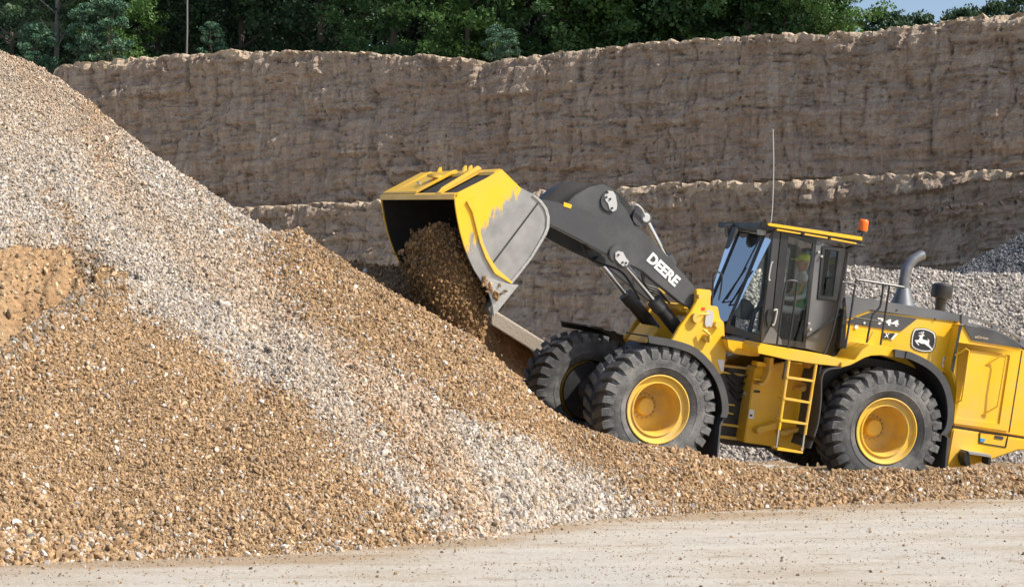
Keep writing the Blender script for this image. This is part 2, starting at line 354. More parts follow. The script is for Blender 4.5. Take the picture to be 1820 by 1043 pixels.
def mesh_np(name, V, Fc, m=None, smooth=True):
    me = bpy.data.meshes.new(name); V = np.asarray(V, np.float32); Fc = np.asarray(Fc, np.int32)
    k = Fc.shape[1] if len(Fc) else 4
    me.vertices.add(len(V)); me.vertices.foreach_set('co', V.ravel())
    if len(Fc):
        me.loops.add(Fc.size); me.loops.foreach_set('vertex_index', Fc.ravel())
        me.polygons.add(len(Fc)); me.polygons.foreach_set('loop_start', np.arange(0, Fc.size, k, dtype=np.int32))
        me.polygons.foreach_set('loop_total', np.full(len(Fc), k, np.int32))
        me.update(calc_edges=True)
        me.polygons.foreach_set('use_smooth', [smooth]*len(Fc))
    if m: me.materials.append(m)
    return me
def grid_faces(nu, nv):
    i = np.arange(nu-1)[:,None]*nv + np.arange(nv-1)[None,:]
    return np.stack([i, i+nv, i+nv+1, i+1], -1).reshape(-1, 4)
# geometry-node group that lays a stone on every loose point of a mesh
def rubble_group(nm, rough):
    g = bpy.data.node_groups.new(nm, 'GeometryNodeTree')
    g.interface.new_socket('Geometry', in_out='INPUT', socket_type='NodeSocketGeometry'); g.interface.new_socket('Geometry', in_out='OUTPUT', socket_type='NodeSocketGeometry')
    N, Lk = g.nodes, g.links; gi = N.new('NodeGroupInput'); go = N.new('NodeGroupOutput')
    def attr(name, t):
        a = N.new('GeometryNodeInputNamedAttribute'); a.data_type = t; a.inputs[0].default_value = name; return a.outputs[0]
    sep = N.new('GeometryNodeSeparateGeometry'); sep.domain = 'POINT'; Lk.new(gi.outputs[0], sep.inputs[0]); Lk.new(attr('is_stone', 'BOOLEAN'), sep.inputs[1])
    g2i = N.new('GeometryNodeGeometryToInstance')
    for k in range(6):
        ico = N.new('GeometryNodeMeshIcoSphere'); ico.inputs['Radius'].default_value = 1; ico.inputs['Subdivisions'].default_value = 2
        sx = N.new('GeometryNodeTransform'); Lk.new(ico.outputs[0], sx.inputs[0]); sx.inputs['Scale'].default_value = (1, random.uniform(.55,.9), random.uniform(.4,.75))
        no = N.new('ShaderNodeTexNoise'); no.noise_dimensions = '4D'; no.inputs['W'].default_value = k*3.7+1; no.inputs['Scale'].default_value = 1.2; no.inputs['Detail'].default_value = 3
        sb = N.new('ShaderNodeVectorMath'); sb.operation = 'SUBTRACT'; sb.inputs[1].default_value = (.5,.5,.5); Lk.new(no.outputs['Color'], sb.inputs[0])
        sc = N.new('ShaderNodeVectorMath'); sc.operation = 'SCALE'; sc.inputs['Scale'].default_value = rough; Lk.new(sb.outputs[0], sc.inputs[0])
        spn = N.new('GeometryNodeSetPosition'); Lk.new(sx.outputs[0], spn.inputs[0]); Lk.new(sc.outputs[0], spn.inputs['Offset'])
        ss = N.new('GeometryNodeSetShadeSmooth'); ss.inputs['Shade Smooth'].default_value = False; Lk.new(spn.outputs[0], ss.inputs[0])
        sm = N.new('GeometryNodeSetMaterial'); sm.inputs['Material'].default_value = STONE; Lk.new(ss.outputs[0], sm.inputs[0]); Lk.new(sm.outputs[0], g2i.inputs[0])
    iop = N.new('GeometryNodeInstanceOnPoints'); iop.inputs['Pick Instance'].default_value = True
    Lk.new(sep.outputs[0], iop.inputs['Points']); Lk.new(g2i.outputs[0], iop.inputs['Instance']); Lk.new(attr('pick', 'INT'), iop.inputs['Instance Index'])
    er = N.new('FunctionNodeEulerToRotation'); Lk.new(attr('rot', 'FLOAT_VECTOR'), er.inputs[0]); Lk.new(er.outputs[0], iop.inputs['Rotation']); Lk.new(attr('scl', 'FLOAT_VECTOR'), iop.inputs['Scale'])
    j = N.new('GeometryNodeJoinGeometry'); Lk.new(iop.outputs[0], j.inputs[0]); Lk.new(sep.outputs[1], j.inputs[0]); Lk.new(j.outputs[0], go.inputs[0])
    return g
RUBBLE = rubble_group('rubble', 1.5)
def rubble(name, V, Fc, base, P, size, tint, parent=None):
    nV = len(V); me = mesh_np(name, np.vstack([V, P]), Fc, base); n = len(P); tot = nV+n
    def A(nm, t, arr, key='value'):
        a = me.attributes.new(nm, t, 'POINT'); full_ = np.zeros((tot,)+arr.shape[1:], arr.dtype); full_[nV:] = arr
        a.data.foreach_set(key, full_.ravel())
    A('is_stone', 'BOOLEAN', np.ones(n, bool)); A('pick', 'INT', rng.integers(0, 6, n).astype(np.int32))
    A('rot', 'FLOAT_VECTOR', rng.uniform(0, 6.283, (n,3)).astype(np.float32), 'vector')
    A('scl', 'FLOAT_VECTOR', (size[:,None]*rng.uniform(.8,1.2,(n,3))).astype(np.float32), 'vector')
    A('tint', 'FLOAT_COLOR', np.hstack([tint, np.ones((n,1))]).astype(np.float32), 'color')
    o = link(name, me, None, parent); md = o.modifiers.new('rubble', 'NODES'); md.node_group = RUBBLE
    return o
def scatter(V, Fc, n):
    V = np.asarray(V); T = np.vstack([Fc[:,[0,1,2]], Fc[:,[0,2,3]]]) if Fc.shape[1] == 4 else Fc
    a, b, c = V[T[:,0]], V[T[:,1]], V[T[:,2]]; nn = np.cross(b-a, c-a); ar = np.linalg.norm(nn, axis=1)
    k = rng.choice(len(T), n, p=ar/ar.sum()); r1 = np.sqrt(rng.random(n))[:,None]; r2 = rng.random(n)[:,None]
    nr = nn[k]/ar[k][:,None]; nr[nr[:,2] < 0] *= -1
    return (1-r1)*a[k] + r1*(1-r2)*b[k] + r1*r2*c[k], nr
def tints(n, kind):
    br = np.clip(rng.normal(.98, .24, n), .4, 1.6)[:,None]
    if kind == 'pale':
        base = np.where(rng.random(n)[:,None] < .68, np.array([[.425,.383,.337]]), np.array([[.415,.335,.255]]))
        base = np.where(rng.random(n)[:,None] < .15, np.array([[.50,.46,.42]]), base)
    elif kind == 'shade_grey':
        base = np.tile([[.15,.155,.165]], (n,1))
    elif kind == 'grey':
        base = np.where(rng.random(n)[:,None] < .75, np.array([[.42,.39,.36]]), np.array([[.46,.41,.36]]))
    elif kind == 'tan':
        base = np.tile([[.47,.35,.22]], (n,1))
    elif kind == 'brown':
        base = np.where(rng.random(n)[:,None] < .9, np.array([[.36,.242,.137]]), np.array([[.42,.315,.21]]))
        base = np.where(rng.random(n)[:,None] < .03, np.array([[.62,.57,.52]]), base)
    elif kind == 'dark':
        base = np.where(rng.random(n)[:,None] < .9, np.array([[.25,.155,.075]]), np.array([[.32,.21,.12]]))  # brown lowered to paint the bucket's shade into the load
    return np.clip(base*br, 0, .85)

# --- ground sheet
gx = np.concatenate([np.linspace(-900,-40,12), np.linspace(-30,40,280), np.linspace(60,900,12)])
gy = np.concatenate([np.linspace(-300,0,8), np.linspace(4,60,300), np.linspace(70,900,14)])
GX, GY = np.meshgrid(gx, gy, indexing='ij')
GZf = lambda x, y: fbm(x*.4, y*.9, 3)*.02
GZ = fbm(GX*.4, GY*.9, 3)*.02*((GX > -30) & (GX < 40)); V = np.stack([GX, GY, GZ], -1).reshape(-1,3)
GVERT = V; GO = tag(link('ground', mesh_np('ground', V, grid_faces(len(gx), len(gy)), ground_mat()), None), kind='structure')

# --- the big pile: height field
ridge_px = [(-500,-60,31.5),(-200,40,28.2),(0,92,26.1),(60,108,25.9),(100,132,25.6),(150,170,25.2),(225,235,24.4),(300,292,23.7),(380,345,23.3),(440,383,22.95),(483,408,22.75),
            (530,405,22.7),(600,456,22.2),(700,523,21.85),(790,573,21.6),(850,604,21.4),(930,682,21.3),(1000,742,21.7),(1100,783,21.8),(1200,800,22.2),(1300,820,22.6),(1400,833,22.9),(1600,833,23.35),(1820,838,24.2),(2100,846,25.4)]
RW = np.array([at(*p)[:] for p in ridge_px])
base_px = [(-120,1012),(0,1003),(150,996),(300,990),(450,984),(600,976),(700,968),(800,960),(880,950),(930,944),(975,932),(1030,924),(1100,918),(1200,911),(1300,906),(1400,901),(1600,892),(1820,881),(1950,876)]
BW = np.array([ground(*p)[:] for p in base_px])
ta_ = GO.data.attributes.new('toe', 'FLOAT', 'POINT'); BW = np.vstack([[-12, BW[0,1]-.3, 0], BW, [14, BW[-1,1]+1.0, 0]])
ta_.data.foreach_set('value', np.exp(-np.abs(GVERT[:,1]-np.interp(GVERT[:,0], BW[:,0], BW[:,1])+.1)/.75).astype(np.float32))
def pile_z(X, Y):
    yr = np.interp(X, RW[:,0], RW[:,1]); zr = np.interp(X, RW[:,0], RW[:,2]); yb = np.interp(X, BW[:,0], BW[:,1])
    yb = yb + fbm(X*1.3, X*0+3.3, 5)*.22
    t = np.clip((Y-yb)/(yr-yb), -.3, 1)
    z = zr*np.where(t > 0, t**1.04, t)
    # far side
    fl = .22*np.clip((4.8-X)/2.2, 0, 1)
    back = np.maximum(zr - np.interp(X,[-1.5,.2,2,3],[.8,1.5,1.5,1.0])*(Y-yr), fl*np.clip((28.5-Y)/2, 0, 1))
    z = np.where(Y > yr, back, z)
    # scoop cut by the bucket at the left, with the mound in front of it
    Yc = np.interp(X, [-9,-7,-6.03,-5.47,-4.95,-4.6], [15.6,17.6,18.9,20.0,20.75,21.2]); Yt = 21.25 + .18*np.sin(X*3.1) + fbm(X*2, X*0, 9)*.25
    zc = zr*np.clip((Yc-yb)/(yr-yb), 0, 1)**1.04; zt = zr*np.clip((Yt-yb)/(yr-yb), 0, 1)**1.04
    Yp = Yc + .38*(Yt-Yc); zp = zc - .42
    cut = np.where(Y < Yp, zc + (zp-zc)*(Y-Yc)/(Yp-Yc+1e-6), zp + (zt-zp)*np.clip((Y-Yp)/(Yt-Yp+1e-6), 0, 1)**.8)
    cut = cut + ((.1-np.abs(fbm(X*2.6 + Y*.5, Y*.4, 21, 4)))*.6)*np.clip((Y-Yp)/.2, 0, 1)*np.clip((Yt-Y)/.2, 0, 1)
    inside = (X < -4.65) & (Y > Yc) & (Y < Yt) & (Yt > Yc)
    wgt = np.clip((-4.65-X)/.35, 0, 1)
    z = np.where(inside, z*(1-wgt)+cut*wgt, z)
    z = z + np.where(X < -4.7, .36*np.exp(-((Y-Yc+.08)/.28)**2)*np.clip((-4.7-X)/.4, 0, 1), 0)
    # gentle runnels and lumps
    amp = np.clip(t, 0, 1)*np.clip((1.05-t)*6, .15, 1)
    z = z + amp*(fbm(X*.55+Y*.35, Y*.25, 11, 3)*.16 + fbm(X*2.3, Y*1.3, 12, 3)*.05)
    z = z + np.clip(t,0,1)*(fbm(X*3.7, Y*3.7, 14, 3)*.045 + fbm(X*9, Y*9, 13, 2)*.02)
    # brown mound shoulder (front left)
    z = z + .22*np.exp(-(((X+4.3)/.9)**2 + ((Y-19.3)/.9)**2)) + .12*np.exp(-(((X+2.6)/.7)**2 + ((Y-18.7)/1.0)**2))
    z = z - .16*np.exp(-(((X+3.15)/.35)**2 + ((Y-20.6)/1.5)**2))
    # second heap behind the ridge, under the bucket
    h2 = 3.52 - .10*np.maximum(X+2.6, 0) - 2.6*np.maximum(X+1.25, 0) - .25*np.maximum(-2.6-X, 0) - .62*np.abs(Y-24.9) + fbm(X*.9, Y*.9, 31)*.14
    z = np.maximum(z, np.where((Y > yr) & (X < 2.0), h2, -9))
    return z
def inpoly(px, py, poly):
    r = np.zeros(px.shape, bool); n = len(poly)
    for i in range(n):
        x0, y0 = poly[i]; x1, y1 = poly[(i+1) % n]
        if y0 == y1: continue
        c = ((y0 > py) != (y1 > py)) & (px < (x1-x0)*(py-y0)/(y1-y0)+x0); r ^= c
    return r
POLY_A = [(-900,450),(0,458),(60,448),(130,447),(185,470),(215,500),(232,545),(330,600),(420,645),(500,690),(560,742),(610,790),(640,830),(690,880),(740,900),(800,935),(830,1000),(-900,1100)]
POLY_C = [(463,432),(478,400),(500,360),(700,430),(1300,500),(2600,600),(2600,1000),(1400,960),(1200,925),(1140,890),(1060,850),(980,805),(900,768),(830,735),(760,705),(690,670),(620,628),(575,585),(540,540),(500,478)]
def region(X, Y, Z, jit=1.0, rnd=0):
    px, py = topx(X, Y, Z)
    if rnd: px = px + rng.normal(0, rnd, px.shape); py = py + rng.normal(0, rnd*.8, px.shape)
    j1 = fbm(px*.02, py*.02, 41)*26*jit + fbm(px*.12, py*.12, 42)*10*jit; j2 = fbm(px*.02, py*.02, 43)*22*jit + fbm(px*.12, py*.12, 44)*10*jit
    a = inpoly(px+j1, py+j2, POLY_A); c = inpoly(px+j1, py+j2, POLY_C)
    return np.where(c, 2, np.where(a, 1, 0))
px_ = np.arange(-11.5, 12.01, .07); py_ = np.arange(14.5, 31.5, .07)
PX, PY = np.meshgrid(px_, py_, indexing='ij'); PZ = pile_z(PX, PY)
Vp = np.stack([PX, PY, PZ], -1).reshape(-1,3); Fp = grid_faces(len(px_), len(py_))
ctr = Vp[Fp].mean(1); keep = (Vp[Fp][:,:,2].max(1) > -.03) & (ctr[:,1] > np.interp(ctr[:,0], BW[:,0], BW[:,1])-.35)
Fp = Fp[keep]; ctr = ctr[keep]; reg = region(ctr[:,0], ctr[:,1], ctr[:,2])
YcF = lambda X: np.interp(X, [-9,-7,-6.03,-5.47,-4.95,-4.6], [15.6,17.6,18.9,20.0,20.75,21.2])
cutm = (21.25-YcF(ctr[:,0]) > .62) & (ctr[:,0] < -4.75+fbm(ctr[:,1]*2, ctr[:,1]*0, 8)*.2) & (ctr[:,1] > YcF(ctr[:,0])+.12) & (ctr[:,1] < 21.28+fbm(ctr[:,0]*2.5, ctr[:,0]*0, 9)*.3)
yrr = np.interp(ctr[:,0], RW[:,0], RW[:,1]); behind = (ctr[:,1] > yrr+.35)
reg = np.where(behind & (reg == 2) & (ctr[:,0] < .6), 3, reg)
reg = np.where(behind & (reg != 3), np.where(ctr[:,0] > -3.4, 2, 0), reg); reg = np.where(cutm, 4, reg)
spec = {0:('gravel_pile', PALE, 'pale', 'towering pale crushed stone pile filling the left side and running diagonally down', 150000, (.0135,.024)),
        1:('soil_pile', BROWN, 'brown', 'brown stony soil mound at lower left with a scooped hollow above it', 150000, (.0075,.0155)),
        2:('soil_ridge', BROWN, 'brown', 'brown soil ridge and low berm running from below the bucket to the front of the wheels', 140000, (.0075,.0155)),
        3:('soil_heap', BROWN, 'brown', 'shaded brown soil heap behind the ridge under the bucket', 12000, (.015,.028)),
        4:('cut_bank', SAND, 'tan', 'steep tan earth face scooped out of the pile at the left edge', 2600, (.010,.02))}
for k, (nm, bm_, kind, lab, n, (s0, s1)) in spec.items():
    fk = Fp[reg == k]
    if not len(fk): continue
    u, inv = np.unique(fk, return_inverse=True); Vk = Vp[u]; fk = inv.reshape(-1,4)
    cx = Vk[fk].mean(1); qx, qy = topx(cx[:,0], cx[:,1], cx[:,2])
    yb_ = np.interp(cx[:,0], RW[:,0], RW[:,1])
    vis = (qx > -140) & (qx < 1960) & (cx[:,1] < yb_ + (.25 if k != 3 else 9))
    P, nr = scatter(Vk, fk[vis], n)
    lum = fbm(P[:,0]*.9, P[:,1]*.9, 51)*.5+.5
    size = np.clip(rng.lognormal(math.log((s0+s1)/2), .33 if k == 0 else .5, len(P)), s0*.5, s1*2.6)*(.75+.55*lum)
    big = rng.random(len(P)) < .004; size[big] *= 1.6; size = np.minimum(size, .062)
    yb2 = np.interp(P[:,0], BW[:,0], BW[:,1]); toe = np.clip(1-(P[:,1]-yb2)/1.2, 0, 1)
    size *= 1 + .35*toe
    P = P + nr*(size*rng.uniform(-.35,.75,len(P)))[:,None]
    tt = tints(len(P), kind)
    if k < 3:       # the kinds of stone mingle across the borders
        r2 = region(P[:,0], P[:,1], P[:,2], 1.6, 17); str_ = fbm(P[:,0]*1.5+P[:,1]*1.1, P[:,1]*.35-P[:,0]*.2, 81, 4)
        mixp = rng.random(len(P)); b_ = (r2 > 0) | ((k == 0) & (mixp < np.clip(str_*1.1-.14, 0, .6))); nb_ = b_.sum()
        tt = tints(len(P), 'pale'); tt[b_] = tints(nb_, 'brown'); size = np.where(b_ & (k == 0), size*.72, size)
        pb = (~b_) | (b_ & (mixp < np.clip(-str_*.5-.12, .015, .12))); tt[pb] = tints(pb.sum(), 'pale')
    if k == 0:      # tan streaks of finer earth in the gravel
        st = np.clip(fbm(P[:,0]*.8+P[:,1]*.5, P[:,1]*.3, 61)*2.2-.25, 0, 1)[:,None]; tt = tt*(1-st*.6)+tt*np.array([[1.0,.82,.62]])*st*.6
        qx, qy = topx(P[:,0], P[:,1], P[:,2]); tp = np.clip((330-qy-qx*.15)/140, 0, 1)[:,None]; tt = tt*(1-tp*.55)+tt*np.array([[1.0,.90,.78]])*tp*.55
        size *= (1-.25*tp[:,0])
    if k == 1:
        pl = rng.random(len(P)) < .10*toe+.02; tt[pl] = tints(pl.sum(), 'pale')
    if k == 1:
        crest_shade = (P[:,0] < -4.6) & (P[:,1] > YcF(P[:,0])-.30*np.clip((-4.6-P[:,0])/.5,0,1)*(.6+.8*rng.random(len(P)))) & (rng.random(len(P)) < .6) & (P[:,0] < -4.7); tt[crest_shade] = np.where(rng.random((crest_shade.sum(),1)) < .5, tints(crest_shade.sum(), 'pale')*.75, tints(crest_shade.sum(), 'brown')*.7); size[crest_shade] *= 1.35  # stones along the scoop crest tinted darker to paint its shade
    if k == 2:
        pl = rng.random(len(P)) < .03; tt[pl] = tints(pl.sum(), 'pale')
    o = rubble(nm, Vk, fk, bm_, P, size, tt); tag(o, lab, 'gravel pile' if k == 0 else 'soil pile', kind='stuff')

# --- loose pebbles on the quarry floor
n = 5500; Xp = rng.uniform(-9, 13, n); Yp = 11.5+rng.random(n)**1.3*14
yb = np.interp(Xp, BW[:,0], BW[:,1]); near = rng.random(n) < .45; Yp = np.where(near, yb - rng.exponential(.45, n), Yp)
ok = (Yp < yb+.1) & (Yp > 10); P = np.stack([Xp[ok], Yp[ok], GZf(Xp[ok], Yp[ok])+.004], -1)
sz = rng.lognormal(math.log(.0085), .6, len(P)); sz = np.clip(sz, .005, .028)
tt = np.where(rng.random(len(P))[:,None] < .6, tints(len(P), 'brown'), tints(len(P), 'pale'))*.85
tag(rubble('pebbles', np.zeros((0,3)), np.zeros((0,4), int), None, P, sz, tt), 'scattered small pebbles lying on the pale quarry floor', 'pebbles', kind='stuff')

n = 26000; Xp = rng.uniform(-8, 11, n); Yp = 12.5+rng.random(n)**1.2*12; cl = fbm(Xp*.8, Yp*2.0, 88, 4)
yb = np.interp(Xp, BW[:,0], BW[:,1]); ok = (Yp < yb+.1) & (rng.random(n) < np.clip(.45+cl*1.1, .1, 1)); P = np.stack([Xp[ok], Yp[ok], GZf(Xp[ok], Yp[ok])+.003], -1)
sz = np.clip(rng.lognormal(math.log(.0062), .4, len(P)), .003, .013); tt = np.where(rng.random(len(P))[:,None] < .45, tints(len(P), 'brown')*.75, tints(len(P), 'pale'))
tag(rubble('grit', np.zeros((0,3)), np.zeros((0,4), int), None, P, sz, tt), 'fine grit strewn over the dusty quarry floor', 'grit', kind='stuff')

# --- gravel heaps behind the machine
def heap(name, x0, x1, y0, y1, fn, base, kind, lab, cat, n, sz, st=.12, vis=None):
    xs = np.arange(x0, x1, st); ys = np.arange(y0, y1, st); X, Y = np.meshgrid(xs, ys, indexing='ij'); Z = fn(X, Y)
    V = np.stack([X, Y, Z], -1).reshape(-1,3); Fc = grid_faces(len(xs), len(ys)); Fc = Fc[V[Fc][:,:,2].max(1) > -.03]
    cx = V[Fc].mean(1); qx, qy = topx(cx[:,0], cx[:,1], cx[:,2]); m_ = (qx > -60) & (qx < 1880)
    if vis: m_ &= vis(cx)
    if n:
        P, nr = scatter(V, Fc[m_], n); s = np.clip(rng.lognormal(math.log(sz), .3, n), sz*.5, sz*2); P = P+nr*(s*.2)[:,None]
        o = rubble(name, V, Fc, base, P, s, tints(n, kind))
    else: o = link(name, mesh_np(name, V, Fc, base), None)
    return tag(o, lab, cat, kind='stuff')
hp = [at(1285,600,33), at(1318,480,33.5), at(1500,474,34), at(1600,480,34), at(1700,482,34), at(1850,486,34), at(2100,488,34)]
hx = [p.x for p in hp]; hz = [p.z for p in hp]
def hz1(X, Y):
    top = np.interp(X, [hx[0]-1.6]+hx, [0]+hz); t = np.clip((Y-29.4-.15*fbm(X,X*0,3))/4.6, -.2, 1); b = np.clip((38.5-Y)/4.5, -.2, 1)
    return top*np.minimum(t, b)*1.0 + fbm(X*1.5, Y*1.5, 71)*.08
heap('gravel_heap', 2.5, 16, 28.8, 39, hz1, GRAVD, 'grey', 'long low heap of grey crushed stone behind the loader cab and hood', 'gravel pile', 26000, .034, vis=lambda c: c[:,1] < 34.6)
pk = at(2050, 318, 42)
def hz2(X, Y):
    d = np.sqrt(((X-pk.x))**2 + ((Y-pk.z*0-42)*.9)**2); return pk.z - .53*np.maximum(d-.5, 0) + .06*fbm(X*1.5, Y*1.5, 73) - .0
heap('stone_mound', 8, 20, 35.5, 50, hz2, GRAVSHADE, 'shade_grey', 'grey stone mound with shade in its stone colour, at the right edge beyond the hood', 'gravel pile', 14000, .04, vis=lambda c: c[:,1] < 43)
def hz3(X, Y):
    a = at(868,556,27); b_ = at(1000,655,27)
    top = np.interp(X, [-4, a.x-.3, a.x, b_.x, b_.x+1.2], [a.z*.9, a.z, a.z, b_.z, 0]); 
    return top*np.clip(1-np.abs(Y-27.6)/2.0, -.1, 1) - .02 + fbm(X*1.7, Y*.7, 77)*.14
heap('sand_bank', -4, 3, 25.6, 30, hz3, SAND, 'pale', 'tan sandy bank between the bucket edge and the far front wheel', 'sand bank', 500, .02, st=.06)
a = at(874,549,26.9); b_ = at(1000,628,26.9)
bb = B(); d = (b_-a); bb.slab([a, b_, b_+Vector((0,.9,.02)), a+Vector((0,.9,.02))], (-.02,-.0,-.26))
o = bb.build('sunlit_strip', mat('pale sunlit face', (.5,.44,.36), .9, scale=3, var=.12, bump=.5), bevel=.02)  # pale block added in place of a sunlit sloping face
tag(o, 'pale slab standing in for a sunlit slope along the sandy bank behind the bucket tip', 'slab')

# --- cliff: two benches of quarry wall
cA = at(440, 500, 62); cB = at(1820, 500, 48); cdir = Vector((cB.x-cA.x, cB.y-cA.y, 0)).normalized(); cn = Vector((cdir.y, -cdir.x, 0))
if cn.y > 0: cn = -cn
def cliff_pt(px, py, off=0):             # photo point on the vertical wall plane moved forward by off
    o = Vector((cA.x, cA.y, 0)) + cn*off; d = ray(px, py); t = ((o-CAM).x*cn.x + (o-CAM).y*cn.y)/(d.x*cn.x+d.y*cn.y)
    P = CAM + d*t; return (P-o).dot(cdir), P.z
def wall(name, toppx, off, z0, t0, t1, seed, amp, crestw):
    tz = [cliff_pt(x, y, off) for x, y in toppx]; tt_ = [a[0] for a in tz]; zz = [a[1] for a in tz]
    ts = np.arange(t0, t1, .075); top = np.interp(ts, tt_, zz) + fbm(ts*1.1, ts*0, seed)*.10 + (_h(np.floor(ts*1.7+fbm(ts,ts*0,4)).astype(np.int64), 0, seed)-.5)*.06 + fbm(ts*7, ts*0+5, seed+1, 5)*.10
    nv = int((max(zz)-z0)/.075); vv = np.linspace(0, 1, nv); T, Vv = np.meshgrid(ts, vv, indexing='ij'); TOP = np.repeat(top[:,None], nv, 1)
    Z = z0 + (TOP-z0)*Vv; dz = TOP-Z
    wz = Z + fbm(T*.12, Z*.1, seed+2)*1.2
    lay = vn(T*.09, wz*1.35, seed+3); lay = np.round(lay*5)/5*.5+lay*.5
    D = (lay-.5)*.28 + fbm(T*.35, wz*.9, seed+4, 5)*.3
    col = 1-np.abs(fbm(T*.42+fbm(T*.3, Z*.3, seed)*.6, Z*.06, seed+5, 3))*2.2; D = D - np.clip(col-.72, 0, 1)*.9
    cr2 = 1-np.abs(fbm(T*1.5+fbm(T*.8, Z*.6, seed)*.7, Z*.35, seed+6, 3))*2.0; D = D - np.clip(cr2-.8, 0, 1)*.9
    hc = 1-np.abs(fbm(T*.35, wz*3.2, seed+7, 3))*2.0; D = D - np.clip(hc-.82, 0, 1)*.9
    D = D + fbm(T*3.2, Z*4.2, seed+8, 4)*.13 + fbm(T*11, Z*13, seed+9, 2)*.06
    edge = np.exp(-dz/.55)
    wz2 = Z + fbm(T*.16, Z*.15, seed+13)*.5 + fbm(T*1.6, Z*1.3, seed+14, 3)*.10; tw_ = T + fbm(T*1.1, Z*1.1, seed+15, 4)*.45
    lq = wz2*2.1 + fbm(T*.05, wz2*1.1, seed+16)*1.1; li = np.floor(lq).astype(np.int64); bl = np.floor(tw_*.75 + _h(li, li*0, seed)*7).astype(np.int64)
    blk = (_h(li, li*0+3, seed)-.5)*.13 + (_h(bl, li, seed+1)-.5)*.17
    lq2 = wz2*5.3; li2 = np.floor(lq2).astype(np.int64); bl2 = np.floor(tw_*2.1 + _h(li2, li2*0, seed+5)*7).astype(np.int64); blk = blk + (_h(bl2, li2, seed+6)-.5)*.075
    D = D*amp*.62 + blk*(.55+1.0*vn(T*.25, Z*.35, seed+17)) + fbm(T*5, Z*3.0, seed+10, 4)*.12*edge + (1-Vv)**2*1.2
    Z = Z + fbm(T*2.5, Z*3, seed+11, 3)*.05
    base = np.array([cA.x, cA.y]) + np.array(cn[:2])*off
    X = base[0]+cdir.x*T+cn.x*D; Y = base[1]+cdir.y*T+cn.y*D
    rows = [np.stack([X, Y, Z], -1)]
    for dd, rise in ((.3,.02),(.8,.0),(1.6,.03),(4,.1),(12,.2),(40,.4),(160,.5)):   # the flat land behind the edge
        if crestw and dd > crestw: break
        rr = dd*np.ones(len(ts)); r_ = np.stack([base[0]+cdir.x*ts-cn.x*rr, base[1]+cdir.y*ts-cn.y*rr, top+rise+fbm(ts*1.2, ts*0+dd, seed)*.06], -1); rows.append(r_[:,None,:])
    A_ = np.concatenate(rows, 1); nv2 = A_.shape[1]; V = A_.reshape(-1,3)
    me = mesh_np(name, V, grid_faces(len(ts), nv2), CLIFF, False)
    cr = np.zeros((len(ts), nv2), np.float32); cr[:,:nv] = np.exp(-dz/(.07+.40*vn(T*.6, T*0, seed+20)**2))*(.45+.5*vn(T*1.1, T*0, seed+21)); cr[:,nv:] = .9
    a_ = me.attributes.new('crest', 'FLOAT', 'POINT'); a_.data.foreach_set('value', cr.ravel())
    return tag(link(name, me, None), kind='structure'), (lambda px: (np.interp(cliff_pt(px, 300, off)[0], tt_, zz)))
CLIFF = cliff_mat()
TOPU = [(-400,420),(0,260),(60,175),(104,117),(160,110),(260,101),(400,93),(520,89),(640,93),(760,98),(880,108),(910,104),(950,97),(1060,84),(1200,75),(1340,66),(1500,60),(1560,56),(1640,44),(1740,30),(1820,24),(2200,-6)]
LEDG = [(-400,400),(300,375),(440,369),(560,362),(680,355),(900,345),(1100,334),(1180,328),(1300,325),(1500,316),(1660,306),(1820,302),(2200,296)]
tl = cliff_pt(-60, 500)[0]; tr = cliff_pt(2000, 500)[0]
_, ztop = wall('cliff', TOPU, 0, 3.2, tl-1, tr+4, 101, 1.0, None)
wall('lower_cliff', LEDG, 1.5, -.3, tl-6, tr+4, 202, 1.0, 1.7)

# --- wooded hill, forest mass, trees
def leafm(name, c0, c1):
    m = bpy.data.materials.new(name); m.use_nodes = True; n, l = nodes(m); b = n['Principled BSDF']; b.inputs['Roughness'].default_value = .6
    tc = n.new('ShaderNodeTexCoord'); no = n.new('ShaderNodeTexNoise'); no.inputs['Scale'].default_value = .9; no.inputs['Detail'].default_value = 5; l.new(tc.outputs['Object'], no.inputs[0])
    c = ramp(n, l, no.outputs[0], [(.35,c0),(.65,c1)]).outputs[0]; l.new(c, b.inputs['Base Color'])
    tr_ = n.new('ShaderNodeBsdfTranslucent'); l.new(c, tr_.inputs[0]); mx = n.new('ShaderNodeMixShader'); mx.inputs[0].default_value = .3
    l.new(b.outputs[0], mx.inputs[1]); l.new(tr_.outputs[0], mx.inputs[2]); l.new(mx.outputs[0], n['Material Output'].inputs[0]); return m
LF = {'bright': leafm('bright leaves', (.045,.11,.025), (.10,.205,.045)), 'mid': leafm('mid green leaves', (.035,.10,.03), (.08,.17,.05)),
      'blue': leafm('bluish leaves', (.05,.13,.08), (.12,.22,.13)), 'dark': leafm('dark leaves', (.02,.055,.025), (.05,.105,.04)), 'deep_shade': leafm('shade-dark forest leaves', (.008,.018,.01), (.02,.042,.018))}  # dark and deepest leaves hold the wood's shade in their colour
BARK = mat('bark', (.12,.10,.085), .9, var=.3, bump=.6); PBARK = mat('pale bark', (.17,.165,.16), .9, var=.2)
def leaf_quads(ctrs, radii, per, size):
    n = len(ctrs)*per; c = np.repeat(ctrs, per, 0); r = np.repeat(radii, per, 0)
    d = rng.normal(size=(n,3)); d /= np.linalg.norm(d, axis=1)[:,None]; p = c + d*r*(rng.random((n,1))**.4)
    a = rng.normal(size=(n,3)); a /= np.linalg.norm(a, axis=1)[:,None]; b2 = np.cross(a, rng.normal(size=(n,3))); b2 /= np.linalg.norm(b2, axis=1)[:,None]
    s = size*rng.uniform(.6,1.4,(n,1)); a = a*s; b2 = b2*s*.6
    V = np.stack([p-a, p+b2, p+a, p-b2], 1).reshape(-1,3); return V, np.arange(n*4).reshape(-1,4)
